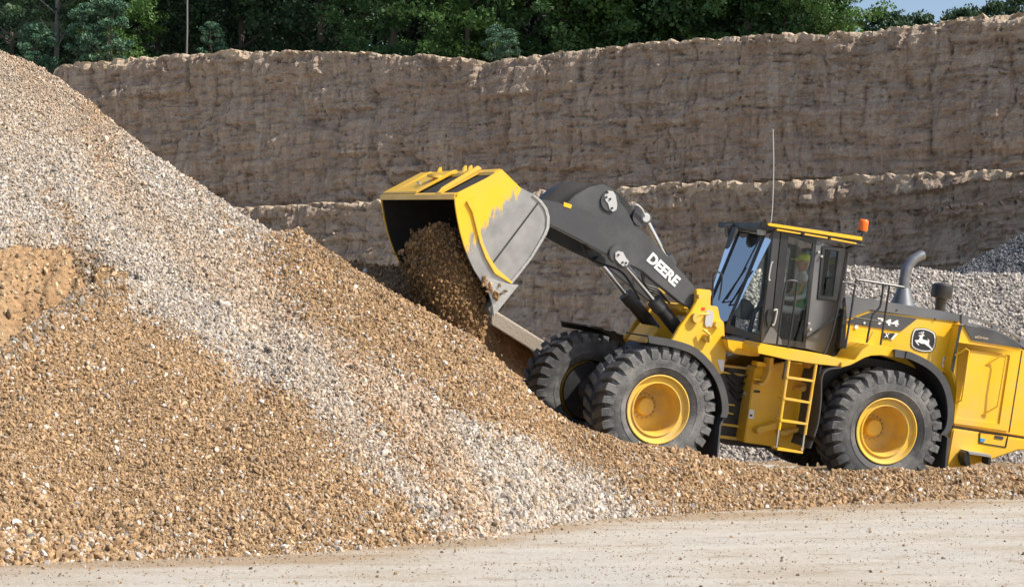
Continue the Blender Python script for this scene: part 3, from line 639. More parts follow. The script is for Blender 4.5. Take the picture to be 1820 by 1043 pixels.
def crown(H, W, z0, clumps, per, size, shape='round'):
    k = clumps; u = rng.random(k); z = z0 + (H-z0)*u
    prof = np.sin(np.pi*np.clip(u*.8+.17, 0, 1))**.7 if shape == 'round' else (1-u)**.75+.05
    rad = W/2*prof*np.sqrt(rng.random(k))*1.0; th = rng.random(k)*6.283
    c = np.stack([rad*np.cos(th), rad*np.sin(th), z], -1); r = rng.uniform(.35,.85,(k,1))*W/7*np.array([[1.2,1.2,.7]])
    return leaf_quads(c, r, per, size), c
def make_tree(name, H, W, z0, m, bark, clumps=120, per=110, size=.10, shape='round', trunk_r=.16):
    root = bpy.data.objects.new(name, None); C.objects.link(root)
    (V, Fc), cc = crown(H, W, z0, clumps, per, size, shape)
    link('crown', mesh_np('crown', V, Fc, m, False), None, root)
    b = B(); pts = [(0,0,-.5)]+[(.12*math.sin(i*1.3)*i*.3, .1*math.cos(i*1.7)*i*.3, H*.9*i/6) for i in range(1,7)]
    b.tube(pts, [trunk_r*(1-.13*i) for i in range(7)], 8)
    for q in range(0, len(cc), max(1, len(cc)//16)):
        c = cc[q]; zb = max(z0*.4, c[2]-1.2); f = zb/(H*.9)*6; i0 = min(int(f), 5); A0 = Vector(pts[i0]).lerp(Vector(pts[i0+1]), f-i0)
        b.tube([A0, A0.lerp(Vector(c), .5)+Vector((0,0,.15)), Vector(c)], [trunk_r*.35, trunk_r*.2, trunk_r*.08], 5)
    b.build('trunk', bark, root); return root
def copy_tree(t):
    r = t.copy(); C.objects.link(r)
    for ch in t.children: c = ch.copy(); C.objects.link(c); c.parent = r
    return r
def topZ(px, Y=None): return float(ztop(px))
def place(t, px, back, rz, s, label, group='trees growing along the top of the quarry wall', cat='tree'):
    tt0, _ = cliff_pt(px, 300, 0); o = Vector((cA.x, cA.y, 0)); P = o + cdir*tt0; d = Vector((P.x, P.y, 0)).normalized()
    Q = P + d*back; t.location = (Q.x, Q.y, topZ(px)+.15); t.rotation_euler = (0,0,rz); t.scale = (s,s,s); tag(t, label, cat, group); return t
protos = {}
protos['bright'] = make_tree('broadleaf_tree', 11, 7, .6, LF['bright'], BARK, 170, 120, .11)
protos['mid'] = make_tree('broadleaf_tree', 11, 7, .8, LF['mid'], BARK, 170, 120, .11)
protos['dark'] = make_tree('broadleaf_tree', 11, 7, 1.0, LF['dark'], BARK, 170, 110, .11)
protos['blue'] = make_tree('shrub', 3.4, 2.6, .1, LF['blue'], BARK, 60, 100, .08, trunk_r=.05)
protos['conifer'] = make_tree('conifer_tree', 12, 4.6, 2.2, LF['dark'], PBARK, 150, 90, .09, 'cone', .13)
protos['bare'] = make_tree('slender_tree', 11, 2.6, 6.5, LF['deep_shade'], PBARK, 40, 60, .08, trunk_r=.045)
used = set()
def put(kind, *a, **k):
    t = protos[kind] if kind not in used else copy_tree(protos[kind]); used.add(kind); return place(t, *a, **k)
TREES = [('blue',62,2.0,0,.95,'bluish green shrub just above the left gravel slope, left of the pale trunk'),
 ('conifer',98,3.5,.5,1,'thin conifer with a pale bare trunk behind the gravel slope at far left'),
 ('blue',150,1.6,2,.75,'low bluish shrub at the left end of the quarry wall top'),
 ('blue',192,1.8,4,.85,'rounded bluish shrub beneath the bright green tree at left'),
 ('bright',208,5.5,1,.62,'small bright green tree near the left end of the wall top'),
 ('dark',20,6,2,.9,'dark tree at the far left corner of the picture'),
 ('bare',330,4,0,1,'slender pale trunk standing in the dark gap left of centre'),
 ('blue',375,3.5,1,.5,'tiny dark shrub right of the slender pale trunk'),
 ('dark',280,10,3,.95,'tree with shade-dark leaves just right of the small bright tree'),
 ('dark',430,11,4,1,'dark tree behind the highest hump of the wall'),
 ('dark',570,10,5,1,'dark tree left of the leafy tree above the bucket'),
 ('mid',700,7,2.6,.9,'shaded green tree left of the brightest tree above the bucket'),
 ('bright',830,5.5,1.1,.8,'brightest leafy green tree above the bucket'),
 ('blue',880,2.2,2.2,.45,'small bush in the dip of the wall top'),
 ('blue',905,1.6,3.2,.35,'smallest pale bush at the notch of the wall top'),
 ('mid',1000,7,3.3,.9,'green tree right of the dark gap above the notch'),
 ('bright',1075,8,4.5,.85,'bushy bright tree second right of the dark gap'),
 ('mid',1150,8,0.4,.9,'mid green tree above the boom hinge'),
 ('bright',1225,8.5,2.2,.85,'yellowish green tree with sky gaps above the front wheel'),
 ('dark',1290,9,1.5,.9,'dark tree above the windscreen of the cab'),
 ('mid',1330,7,5.1,.85,'rounded green tree above the cab antenna'),
 ('dark',1395,8.5,2.9,.85,'dark tree with blue sky gaps right of the antenna'),
 ('mid',1425,6,.9,.7,'pale green tree left of the open sky'),
 ('bright',1480,5.5,3.9,.55,'last bright tree before the open sky')]
for k_, *a_ in TREES: put(k_, *a_)
for px, ty, bk, lab in ((1572,30,60,'small distant tree at the left end of the skyline gap'),(1598,36,68,'low distant tree in the middle of the skyline gap'),(1632,38,62,'low distant tree right of the middle of the skyline gap'),(1694,34,60,'dark tree rising over the right part of the wall'),(1728,26,50,'dark tree third from the right edge'),(1766,14,40,'taller dark tree second from the right edge'),(1815,0,32,'tallest dark tree at the right edge of the sky')):
    t = put('dark', px, bk, px*.7, 1, lab); zt = at(px, ty, t.location.y).z; s = (zt-t.location.z)/10.8; t.scale = (s*.85,s*.85,s)
# forest mass (one far-off wood) and a rise added behind it as dark backdrop
n = 950; pxr = rng.uniform(-150, 1440, n); cs = []
for x in pxr:
    t0, _ = cliff_pt(x, 300, 0); P = Vector((cA.x, cA.y, 0)) + cdir*t0; bk = rng.uniform(13, 24); Q = P - cn*bk
    qx_ = topx(Q.x, Q.y, 15.)[0]
    if qx_ > 1470: continue
    lim = 9 if x < 1350 else 5
    cs.append((Q.x, Q.y, topZ(x) + rng.uniform(0, lim)))
V, Fc = leaf_quads(np.array(cs), np.tile([[1.3,1.3,.9]], (len(cs),1)), 110, .17)
tag(link('woodland', mesh_np('woodland', V, Fc, LF['deep_shade'], False), None), 'dense woodland behind the row of trees, leaves darkened as shade', 'woodland', kind='stuff')
backdropm = soil_mat('dark backdrop floor', (.01,.016,.008), (.014,.022,.01), (.02,.03,.012))
ts = np.linspace(tl-60, cliff_pt(1250,300,0)[0], 60); bks = np.linspace(24, 70, 24); T, K = np.meshgrid(ts, bks, indexing='ij')
tz0 = np.array([topZ(1400)]*60)[:,None]
fade = np.clip((ts[-1]-ts)/5, 0, 1)[:,None]
_px = topx(X0 := cA.x + cdir.x*T - cn.x*K, cA.y + cdir.y*T - cn.y*K, 20.)[0]; fade = fade*np.clip((1330-_px)/160, 0, 1)
Z = 8 + (fade*(K-24)*1.1) + fbm(T*.2, K*.2, 5)*.8 + (10*fade)
X = cA.x + cdir.x*T - cn.x*K; Y = cA.y + cdir.y*T - cn.y*K
tag(link('backdrop_hill', mesh_np('backdrop_hill', np.stack([X,Y,np.minimum(Z,34)],-1).reshape(-1,3), grid_faces(60,24), backdropm), None), kind='structure')
#ENDPILE#
# ------------------------------------------------------------------ the wheel loader
LD = bpy.data.objects.new('wheel_loader', None); C.objects.link(LD); LD.matrix_world = M_R
tag(LD, 'yellow wheel loader tipping brown soil from its raised bucket onto the pile', 'wheel loader')
HB = (0.0, WR)
BOLT = mat('bolt steel', (.55,.47,.36), .45, metal=.3)
# ---- wheels
def wheel(cx, cz, side, fr, rot):
    s = side; yc = s*1.21
    b = B(fr)   # rim dish (the wheel)
    prof = [(.455, yc-s*.27),(.475, yc+s*.255),(.49, yc+s*.275),(.50, yc+s*.30),(.485, yc+s*.305),(.468, yc+s*.285),(.455, yc+s*.25),(.40, yc+s*.235),(.392, yc+s*.26),(.375, yc+s*.26),(.365, yc+s*.235),(.362, yc+s*.05),(.35, yc-s*.10),(.30, yc-s*.155),(.22, yc-s*.18),(.0, yc-s*.18)]
    b.lathe_y(cx, cz, prof, 64)
    w_ = b.build('wheel', YEL2, LD, smooth=40)
    b = B(fr); b.lathe_y(cx, cz, [(.135, yc-s*.19),(.13, yc-s*.10),(.115, yc-s*.08),(0, yc-s*.08)], 32)
    b.build('hub', YEL2, w_, smooth=40)
    for k in range(16):
        a = k*2*math.pi/16; x, z = cx+.178*math.cos(a), cz+.178*math.sin(a)
        B(fr).lathe_y(x, z, [(.015, yc-s*.19),(.015, yc-s*.155),(.010, yc-s*.14),(.0001, yc-s*.135)], 6).build('bolt', BOLT, w_)
    b = B(fr)   # tyre: carcass + lugs
    half = [(.485,.255),(.50,.275),(.54,.305),(.60,.333),(.605,.340),(.615,.341),(.62,.336),(.68,.343),(.76,.338),(.81,.318),(.845,.285),(.858,.20),(.862,.0)]
    prof = [(r, yc+s*y) for r, y in half] + [(r, yc-s*y) for r, y in half[-2::-1]]
    b.lathe_y(cx, cz, prof, 72)
    NL = 30
    for sd in (1, -1):
        for k in range(NL):
            a0 = rot + 2*math.pi*(k + (.5 if sd < 0 else 0))/NL
            wj = random.uniform(.92, 1.06)
            # cross sections from sidewall to tread centre: (r_in, r_out, y, angular shift, half width)
            secs = [(.735,.757,.347,0,.042*wj),(.77,.835,.352,0,.052*wj),(.80,.905,.322,.0,.060*wj),(.83,.921,.20,.035,.062*wj),(.84,.925,.03,.10,.05*wj)]
            prev = None
            for (ri, ro, y, sh, hw) in secs:
                yy = yc + sd*y; ring = []
                for rr, aa in ((ri, -hw*1.18), (ro, -hw), (ro, hw), (ri, hw*1.18)):
                    an = a0+sh+aa*.9/rr*1.0; ring.append(b.v((cx+rr*math.cos(an), yy, cz+rr*math.sin(an))))
                if prev:
                    for q in range(3): b.bm.faces.new((prev[q], prev[q+1], ring[q+1], ring[q]))
                else: b.bm.faces.new(ring)
                prev = ring
            b.bm.faces.new(prev[::-1])
    b.build('tyre', RUB, w_, smooth=28)
    return w_
pf = L('z2', (970,602), -1.5, 'F'); pr_ = L('z6', (566,692), -1.5, 'R')
for s in (-1, 1):
    wheel(pf.x, pf.z, s, 'F', .04); wheel(pr_.x, pr_.z, s, 'R', .11)
# axles
B('F').lathe_y(pf.x, pf.z, [(.0,-.96),(.2,-.96),(.2,-.8),(.14,-.7),(.14,-.3),(.24,-.2),(.24,.2),(.14,.3),(.14,.7),(.2,.8),(.2,.96),(0,.96)], 20).build('axle', DGREY, LD)
B('R').lathe_y(pr_.x, pr_.z, [(.0,-.96),(.2,-.96),(.2,-.8),(.14,-.7),(.14,-.3),(.24,-.2),(.24,.2),(.14,.3),(.14,.7),(.2,.8),(.2,.96),(0,.96)], 20).build('axle', DGREY, LD)
for fr_, q_ in (('F', pf), ('R', pr_)):
    for s in (-1, 1): B(fr_).lathe_y(q_.x, q_.z, [(.0001,s*.90),(.44,s*.90),(.44,s*.93),(.36,s*1.02),(.0001,s*1.02)], 32).build('wheel_shade_disc', BLK, LD)  # black disc behind each rim, painting the dark inside of the wheel
# ---- fenders
def sheet(b, line, y0, y1, th, cx, cz):     # curved sheet: line of (x,z) extruded in y, thickness toward the wheel centre
    inn = []
    for x, z in line:
        d = Vector((cx-x, cz-z)).normalized()*th; inn.append((x+d.x, z+d.y))
    n = len(line)
    for i in range(n-1): b.prism([line[i], line[i+1], inn[i+1], inn[i]], y0, y1)
def sm2(pts, n=5): return [(v.x, v.z) for v in smoothline([(p[0],0,p[1]) for p in pts], n)]
for s in (-1, 1):
    ln = sm2(LP('z2', [(905,130),(980,142),(1070,158),(1200,203),(1300,290),(1370,390),(1408,500),(1420,600),(1408,655)], -1.58, 'F'))
    b = B('F'); sheet(b, ln, s*1.58, s*.84, .025, pf.x, pf.z); sheet(b, ln, s*1.585, s*1.555, .105, pf.x, pf.z)
    b.build('fender', RUBD, LD, smooth=50)
    e = ln[-1]
    B('F').prism([(e[0]-.03,e[1]+.02),(e[0],e[1]+.02),(e[0]-.05,e[1]-.12),(e[0]-.03,e[1]-.62),(e[0]-.05,e[1]-.62),(e[0]-.08,e[1]-.12)], s*1.55, s*.9).build('mud_flap', RUBD, LD)
    ln = sm2(LP('z6', [(630,90),(690,98),(750,108),(880,172),(980,262),(1040,380),(1064,520),(1054,650),(1012,722)], -1.58))
    b = B(); sheet(b, ln, s*1.58, s*.84, .025, pr_.x, pr_.z); sheet(b, ln, s*1.585, s*1.555, .105, pr_.x, pr_.z)
    b.build('fender', RUBD, LD, smooth=50)
    e = ln[-1]; q = LP('z6', [(1018,740),(1000,955)], -1.5)
    B().prism([(e[0]-.04,e[1]),(e[0],e[1]),(q[0][0]+.01,q[0][1]),(q[1][0],q[1][1]-.05),(q[1][0]-.03,q[1][1]-.05),(q[0][0]-.03,q[0][1])], s*1.55, s*.9).build('mud_flap', RUBD, LD)
    ln = sm2(LP('z4', [(798,870),(830,780),(858,680),(878,520),(885,360),(930,305),(1020,290)], -1.5), 4)
    b = B(); sheet(b, ln, s*1.5, s*.84, .02, pr_.x, pr_.z); b.build('wheel_arch_liner', RUBD, LD, smooth=50)
    # yellow painted arch piece and deck over the rear wheel
    arch = LP('z6', [(228,222),(300,203),(345,180),(400,150),(455,133),(530,130),(615,145),(622,76),(540,62),(440,52),(385,92),(330,165),(232,182)], -1.5)
    B().prism(arch, s*1.5, s*.86).build('wheel_arch', YEL, LD, bevel=.008)
# ---- chassis
pts = LP('z4', [(190,250),(395,290),(700,260),(1030,290)], -.45); zt_ = pts[0][1]
ch = LP('f', [(1200,640),(1290,650),(1380,672),(1480,672),(1700,690),(1696,800),(1640,812),(1400,800),(1290,790),(1220,760)], -.45)
B().prism(ch, -.45, .45).build('chassis', BLK, LD, bevel=.01)
B().prism(LP('f', [(1475,625),(1700,660),(1692,790),(1660,790),(1560,700),(1480,780),(1455,780),(1462,640)], -.82), -.82, .82).build('engine_bay_side', BLK, LD)
for za, zb2, h in (((205,285),(420,310),16), ((200,330),(395,362),14), ((175,700),(335,722),18), ((165,790),(335,812),22), ((225,560),(285,568),12), ((225,620),(275,630),12)):
    p0, p1 = LP('z4', [za, zb2], -.6); hh = h/4.0/118/2
    B().prism([(p0[0],p0[1]-hh),(p1[0],p1[1]-hh),(p1[0],p1[1]+hh),(p0[0],p0[1]+hh)], -.5, .5).build('hitch_bar', YEL2, LD, bevel=.004)
B().lathe_y(*LP('z4', [(300,430)], -.3)[0], [(0,-.3),(.13,-.3),(.13,.3),(0,.3)], 20).build('hitch_pin', DGREY, LD)
for k in range(4):
    a = L('z4', (200+k*12, 300+k*50), -.5); c = L('z4', (400-k*8, 330+k*38), -.5+.04*k)
    m_ = (a+c)/2 + Vector((0,-.04,-.10-.02*k)); B().tube(smoothline([a, m_, c], 6), .018, 7).build('hydraulic_hose', HOSE, LD)
st_ = B(); st_.tube([L('z4',(330,470),-.56), L('z4',(350,490),-.58)], .03, 8); st_.tube([L('z4',(345,455),-.56), L('z4',(372,480),-.6)], .016, 8); st_.build('hose_fitting', STEEL, LD)
# lower side panel (tank), shaded below the deck
tank = LP('z4', [(395,375),(420,290),(560,265),(640,250),(845,275),(820,500),(795,700),(765,885),(560,858),(330,826),(350,700)], -.78)
tk = B().prism(tank, -.78, -.4).build('side_tank', YEL, LD, bevel=.015)
B().prism([(x,z) for x,z in tank], .4, .78).build('side_tank', YEL, LD, bevel=.015)
b = B(); b.prism(LP('z4', [(420,262),(430,250),(490,258),(496,300),(478,288),(425,284)], -.9), -.9, -.7); b.build('tank_cap', YEL, LD, bevel=.006); b = B()
b.prism(LP('z4', [(400,368),(490,382),(488,394),(398,380)], -.9), -.9, -.78); b.build('tank_ledge', YEL, LD, bevel=.006)
for pts in ([(545,225),(535,300),(520,360),(490,410),(470,425),(440,420),(440,405),(465,405),(490,375),(508,320),(515,225)], [(800,260),(790,360),(770,420),(720,440),(715,460),(760,465),(800,430),(822,360),(830,262)]):
    B().prism(LP('z4', pts, -1.0), -1.0, -.78).build('bracket', YEL2, LD, bevel=.004)
b = B(); b.prism(LP('z4', [(420,735),(440,718),(500,705),(565,680),(565,730),(520,738),(430,768)], -.95), -.95, -.78).build('step_mount', YEL2, LD, bevel=.006); b = B()
b.prism(LP('z4', [(585,745),(700,730),(770,705),(775,735),(700,755),(620,780),(590,775)], -.95), -.95, -.78); b.build('step_mount', YEL2, LD, bevel=.006)
decal('warning_label', 'z4', [(368,590),(404,596),(396,660),(360,652)], -.79, 'R', WHITE, tk)
decal('label_mark', 'z4', [(374,625),(390,628),(388,642),(371,639)], -.795, 'R', BLK, tk)
decal('vent', 'z4', [(402,452),(446,456),(442,474),(399,470)], -.79, 'R', BLK, tk)
# ---- operator platform, ladder, handrails
pl = B(); pl.prism(LP('z4', [(428,150),(450,120),(690,165),(930,205),(1032,238),(1028,288),(840,268),(640,238),(540,215),(430,192)], -1.45), -1.45, -.86)
pl.build('platform', YEL, LD, bevel=.008)
B().prism(LP('z4', [(428,150),(450,120),(690,165),(930,205),(1032,238),(1028,288),(840,268),(640,238),(540,215),(430,192)], -1.45), .86, 1.45).build('platform', YEL, LD, bevel=.008)
B().prism(LP('zs', [(262,5),(800,78),(800,290),(640,285),(480,262),(380,240),(320,200),(285,160)], -.8), -.8, .8).build('cab_base', YEL, LD, bevel=.02)
ld = B(); yl = -1.42
ld.tube([L('z4',(652,235),yl), L('z4',(580,735),yl)], .024, 8); ld.tube([L('z4',(846,262),yl), L('z4',(775,700),yl), L('z4',(765,770),yl)], .024, 8)
lad = ld.build('ladder', YEL, LD)
for i, (a, c) in enumerate((((630,362),(820,388)), ((610,512),(800,543)), ((585,668),(778,695)), ((562,872),(745,897)))):
    p0, p1 = LP('z4', [a, c], yl); t_ = .017
    B().prism([(p0[0],p0[1]-t_),(p1[0],p1[1]-t_),(p1[0],p1[1]+t_),(p0[0],p0[1]+t_)], yl-.03, yl+.2).build('rung', YEL, lad, bevel=.004)
b = B(); b.tube([L('z4',(578,735),yl), L('z4',(563,862),yl)], .02, 8); b.build('rubber_link', CHROME, lad); b = B(); b.tube([L('z4',(762,770),yl), L('z4',(747,885),yl)], .026, 8); b.build('rubber_link', CHROME, lad)
def rail(name, pts, r=.017, m=BLK, yl=-1.42, fr='R', par=None, n=5):
    P = smoothline([L(z, p, yl, fr) for z, p in pts], n) if n > 1 else [L(z, p, yl, fr) for z, p in pts]
    b = B(fr); b.tube(P, r, 8); return b.build(name, m, par or LD)
rail('grab_rail', [('z3',(612,1000)),('z3',(645,760)),('z3',(682,530)),('z3',(692,504)),('z3',(722,496)),('z3',(752,504)),('z3',(759,530)),('z3',(725,780)),('z3',(688,1020)),('z4',(606,378))])
rail('grab_rail', [('z3',(1160,522)),('z3',(1085,510)),('z3',(1068,522)),('z3',(1040,680)),('z3',(992,880)),('z3',(940,1010)),('z4',(882,260)),('z4',(868,340))])
hr = rail('guard_rail', [('zr',(15,1040)),('zr',(80,650)),('zr',(148,205)),('zr',(162,148)),('zr',(200,133)),('zr',(500,178)),('zr',(795,228))], yl=-1.35)
rail('rail_post', [('zr',(522,182)),('zr',(500,360)),('zr',(478,480)),('zr',(440,530)),('zr',(392,575)),('zr',(365,640)),('zr',(335,780)),('zr',(300,960))], yl=-1.35, par=hr)
rail('rail_post', [('zr',(605,196)),('zr',(550,560)),('zr',(484,990))], yl=-1.35, par=hr, n=1)
rail('mid_rail', [('zr',(92,618)),('zr',(330,655)),('zr',(560,694))], yl=-1.35, par=hr, n=1, r=.013)
rail('strut', [('z3',(828,890)),('z3',(1085,705))], yl=-.92, n=1, r=.016)
rail('grab_rail', [('zt',(958,365)),('zt',(968,200)),('zt',(975,60)),('zt',(1005,22)),('zt',(1040,28)),('zt',(1062,70)),('zt',(1050,200)),('zt',(1030,310))], yl=-.6, r=.014)
# ---- hood
hood = LP('z5', [(95,560),(400,610),(1140,690),(1085,1010),(1050,1130),(900,1180),(600,1060),(100,900)], -.88)
hd = B().prism(hood, -.88, .88).build('hood', YEL, LD, bevel=.02)
cap = LP('z5', [(95,470),(330,500),(490,530),(820,582),(1140,640),(1140,724),(740,676),(480,636),(340,615),(110,700)], -.9)
B().prism(cap, -.9, .9).build('hood_top', GREY, LD, bevel=.03)
decal('decal', 'z5', [(340,618),(480,638),(742,677),(600,788),(150,722),(110,702)], -.885, 'R', CHAR, hd, .01)
decal('decal', 'z5', [(440,800),(550,806),(508,856),(436,850)], -.885, 'R', BLK, hd, .01)
decal('decal_edge', 'z5', [(552,806),(572,808),(525,864),(508,858)], -.885, 'R', WHITE, hd, .011)
text_part('744', 'zr', (440,716), (724,752), (450,628), -.9, 'R', WHITE, hd, bold=.035)
text_part('X', 'zr', (530,888), (592,896), (546,830), -.9, 'R', WHITE, hd, bold=.03)
sh = [(390,205),(470,190),(560,185),(650,195),(720,213),(800,245),(880,290),(920,320),(940,370),(952,480),(945,580),(925,670),(880,770),(855,805),(820,820),(680,826),(570,815),(470,788),(390,755),(320,705),(292,670),(286,600),(290,480),(305,390),(325,310),(355,240)]
def scl(pts, k): return [((x-620)*k+620, (y-505)*k+505) for x, y in pts]
lg = decal('emblem', 'zl', sh, -.885, 'R', BLK, hd, .008); decal('emblem_border', 'zl', scl(sh,.955), -.892, 'R', WHITE, hd, .004); decal('emblem_field', 'zl', scl(sh,.865), -.896, 'R', BLK, hd, .003)
deer = B()
deer.prism(LP('zl', [(385,512),(480,506),(502,480),(522,412),(482,404),(488,384),(535,376),(572,372),(600,345),(622,374),(650,380),(640,396),(606,402),(590,432),(585,470),(602,495),(700,518),(738,532),(744,515),(718,484),(735,476),(772,518),(768,552),(756,572),(768,640),(852,742),(832,768),(760,695),(700,655),(650,612),(560,602),(500,572),(442,552),(502,636),(486,652),(430,592)], -.90), -.903, -.899)
for q in ([(583,352),(602,352),(612,300),(605,272),(592,275),(598,305)], [(586,352),(592,338),(552,316),(482,318),(484,328),(545,332)], [(566,326),(574,318),(560,285),(548,278)], [(606,330),(614,334),(636,300),(630,284),(620,290)]):
    deer.prism(LP('zl', q, -.90), -.9025, -.8995)
deer.build('emblem_deer', WHITE, hd, smooth=0)
decal('label', 'z6', [(985,140),(1034,146),(1022,226),(975,216)], -.885, 'R', WHITE, hd, .006); decal('label_mark', 'z6', [(990,172),(1022,176),(1018,198),(986,194)], -.892, 'R', BLK, hd, .004); decal('label_mark', 'z6', [(992,145),(1028,149),(1026,160),(990,156)], -.892, 'R', BLUE, hd, .004)
b = B(); b.lathe_y(*LP('zr', [(162,752)], -.89)[0], [(0,-.9),(.03,-.9),(.03,-.88),(0,-.88)], 14); b.build('latch', WHITE, hd); b = B(); b.lathe_y(*LP('zr', [(265,698)], -.89)[0], [(0,-.91),(.016,-.91),(.016,-.88),(0,-.88)], 10); b.build('latch', WHITE, hd)
b = B(); b.prism(LP('zr', [(0,510),(22,520),(40,640),(20,1000),(0,1040),(-60,1040),(-30,700)], -1.0), -1.0, -.7); b.build('battery_box', BLK, LD, bevel=.01)
for p in ((560,560),(900,640),(1080,668)):
    q = LP('z5', [(p[0], p[1]+40)], -.88)[0]
    B().lathe_y(q[0], q[1], [(.0001,-.912),(.014,-.91),(.014,-.88),(.0001,-.88)], 8).build('bolt', DGREY, hd)
B().prism(LP('z5', [(352,792),(356,792),(300,900),(296,900)], -.88), -.884, -.88).build('panel_seam', BLK, hd)
# rear grille section, wider than the hood
rear = LP('f', [(1709,577),(1742,584),(1772,592),(1798,606),(1816,619),(1858,630),(1846,660),(1828,778),(1694,757),(1700,690),(1690,650)], -1.12)
rc = B().prism(rear, -1.12, 1.12).build('rear_enclosure', YEL, LD, bevel=.02)
# raised frame round the recessed door panel
B().strips(LP('z6', [(1105,35),(1560,100),(1465,690),(1062,632)], -1.13), LP('z6', [(1190,88),(1478,130),(1400,640),(1072,596)], -1.13), -1.145, -1.12).build('door_frame', YEL, rc, bevel=.006)
decal('door_seam', 'z6', [(1566,95),(1574,96),(1478,700),(1470,698)], -1.123, 'R', BLK, rc, .003)
decal('panel_gap', 'f', [(1705,577),(1709.5,577),(1694,662),(1690,657)], -1.123, 'R', BLK, rc, .004)
for pts in ([(1075,130),(1155,82),(1180,95),(1150,290),(1122,462),(1065,492)], [(1305,200),(1430,124),(1452,140),(1420,330),(1388,508),(1275,572)]):
    P = [L('z6', p, yy) for p, yy in zip(pts, (-1.12,-1.22,-1.24,-1.24,-1.22,-1.12))]
    B().tube(P, .013, 8).build('grab_handle', YEL, rc)
# arched top frame with two open slots
up = [(1140,640),(1300,680),(1400,715),(1500,755),(1600,812),(1700,880),(1790,960)]; lo = [(1145,724),(1300,748),(1400,776),(1480,806),(1600,868),(1690,935),(1780,1010)]
mid = lambda k: [((a[0]*(1-k)+c[0]*k), (a[1]*(1-k)+c[1]*k)) for a, c in zip(up, lo)]
u1, l1 = mid(.28), mid(.75)
gt = B()
for i in range(len(up)-1):
    gt.prism(LP('z5', [up[i], up[i+1], u1[i+1], u1[i]], -1.13), -1.13, -1.06); gt.prism(LP('z5', [l1[i], l1[i+1], lo[i+1], lo[i]], -1.13), -1.13, -1.06)
    gt.prism(LP('z5', [up[i], up[i+1], u1[i+1], u1[i]], -1.13), 1.06, 1.13); gt.prism(LP('z5', [l1[i], l1[i+1], lo[i+1], lo[i]], -1.13), 1.06, 1.13)
for xa in ((1140,1200),(1412,1455),(1655,1710)):
    q = []
    for x in xa:
        for arr in (up, lo): q.append((x, np.interp(x, [p[0] for p in arr], [p[1] for p in arr])))
    q = [q[0], q[2], q[3], q[1]]; gt.prism(LP('z5', q, -1.13), -1.128, -1.062); gt.prism(LP('z5', q, -1.13), 1.062, 1.128)
gt.build('rear_top_frame', GREY, LD, smooth=30)
decal('decal', 'z5', [(1150,730),(1300,752),(1400,778),(1480,810),(1600,872),(1672,938),(1450,903),(1228,866)], -1.13, 'R', CHAR, rc, .012)
text_part('eDrive', 'z5', (1254,846), (1372,862), (1258,824), -1.146, 'R', GOLD, rc, bold=.02)
cw = B().prism(LP('f', [(1694,761),(1826,781),(1852,786),(1848,800),(1809,800),(1761,817),(1711,830),(1682,830)], -1.18), -1.18, 1.18).build('counterweight', YEL, LD, bevel=.02)
B().prism(LP('f', [(1694,755),(1828,776),(1826,783),(1694,763)], -1.1), -1.1, 1.1).build('bumper_gap', BLK, LD)
B().strips(LP('z6', [(1252,700),(1470,722),(1452,815),(1248,782)], -1.185), LP('z6', [(1262,706),(1462,730),(1446,806),(1256,775)], -1.185), -1.19, -1.18).build('hatch_edge', BLK, cw)
decal('vent', 'z6', [(1370,722),(1432,732),(1428,754),(1366,744)], -1.183, 'R', DGREY, cw, .008); decal('label', 'z6', [(1262,742),(1296,748),(1290,772),(1258,766)], -1.185, 'R', BLUE, cw, .008)
b = B(); b.prism(LP('z6', [(1170,840),(1340,866),(1342,888),(1180,862)], -1.4), -1.4, -1.15); b.build('rear_step', STEEL, LD, bevel=.004)
b = B(); b.prism(LP('z6', [(1150,850),(1180,842),(1180,870),(1190,955),(1160,955),(1140,900)], -1.38), -1.38, -1.2); b.prism(LP('z6', [(1320,880),(1340,884),(1336,945),(1318,940)], -1.38), -1.38, -1.2); b.build('step_bracket', BLK, LD)
# exhaust stack and pre-cleaner
e = [L('z5', p, -.15) for p in ((628,420),(632,340),(650,250),(690,180),(745,135),(800,112))]
b = B(); b.tube(smoothline(e, 5), [.088]*6+[.085]*6+[.08]*6+[.078]*8, 20) if len(smoothline(e,5)) == 26 else None
c0 = L('z5', (618,560), -.15); b.tube([c0-Vector((0,0,.05)), L('z5', (628,405), -.15)], [.21,.095], 24); b.build('exhaust_stack', mat('satin exhaust', (.22,.225,.235), .35, metal=.6), LD, smooth=50)
c1 = L('z5', (945,650), .3); c2 = L('z5', (955,500), .3); c3 = L('z5', (965,365), .3); hh = c3.z-c2.z
b = B(); b.tube([c1, c2], [.085,.085], 20); b.lathe_z((c2.x, .3, c2.z), [(.10,0),(.165,.01),(.17,hh*.45),(.172,hh*.5),(.165,hh*.85),(.13,hh*.98),(.0001,hh)], 24); b.build('air_precleaner', BLK, LD, smooth=40)
# ---- cab
def mir(P): return Vector((P.x, -P.y, P.z))
At, Ab = L('z3', (535,180), -.5), L('z3', (262,850), -.5)
Bt, Bb = L('z3', (610,165), -.86), L('z3', (520,925), -.86)
cb = B()
for s in (1, -1):
    f = (lambda P: P) if s == 1 else mir
    cb.tube([f(At), f(Ab)], .028, 10)
    q = LP('z3', [(598,150),(648,155),(570,928),(508,918)], -.87); cb.prism(q, -s*.87, -s*.79)
    cb.slab([f(Ab), f(Bb), f(Bb+Vector((0,0,.10))), f(Ab+Vector((0,0,.13)))], (0, s*.04, 0))
cb.slab([Ab, mir(Ab), mir(Ab)+Vector((.03,0,.10)), Ab+Vector((.03,0,.10))], (.05,0,0))
q = LP('z3', [(1075,260),(1112,300),(1082,700),(1003,1010),(960,1000),(1030,700)], -.87)
for s in (1,-1): cb.prism(q, -s*.87, -s*.78)
cb.prism(LP('z3', [(1050,640),(1085,645),(1003,1010),(975,1005)], -.80), -.80, .80)
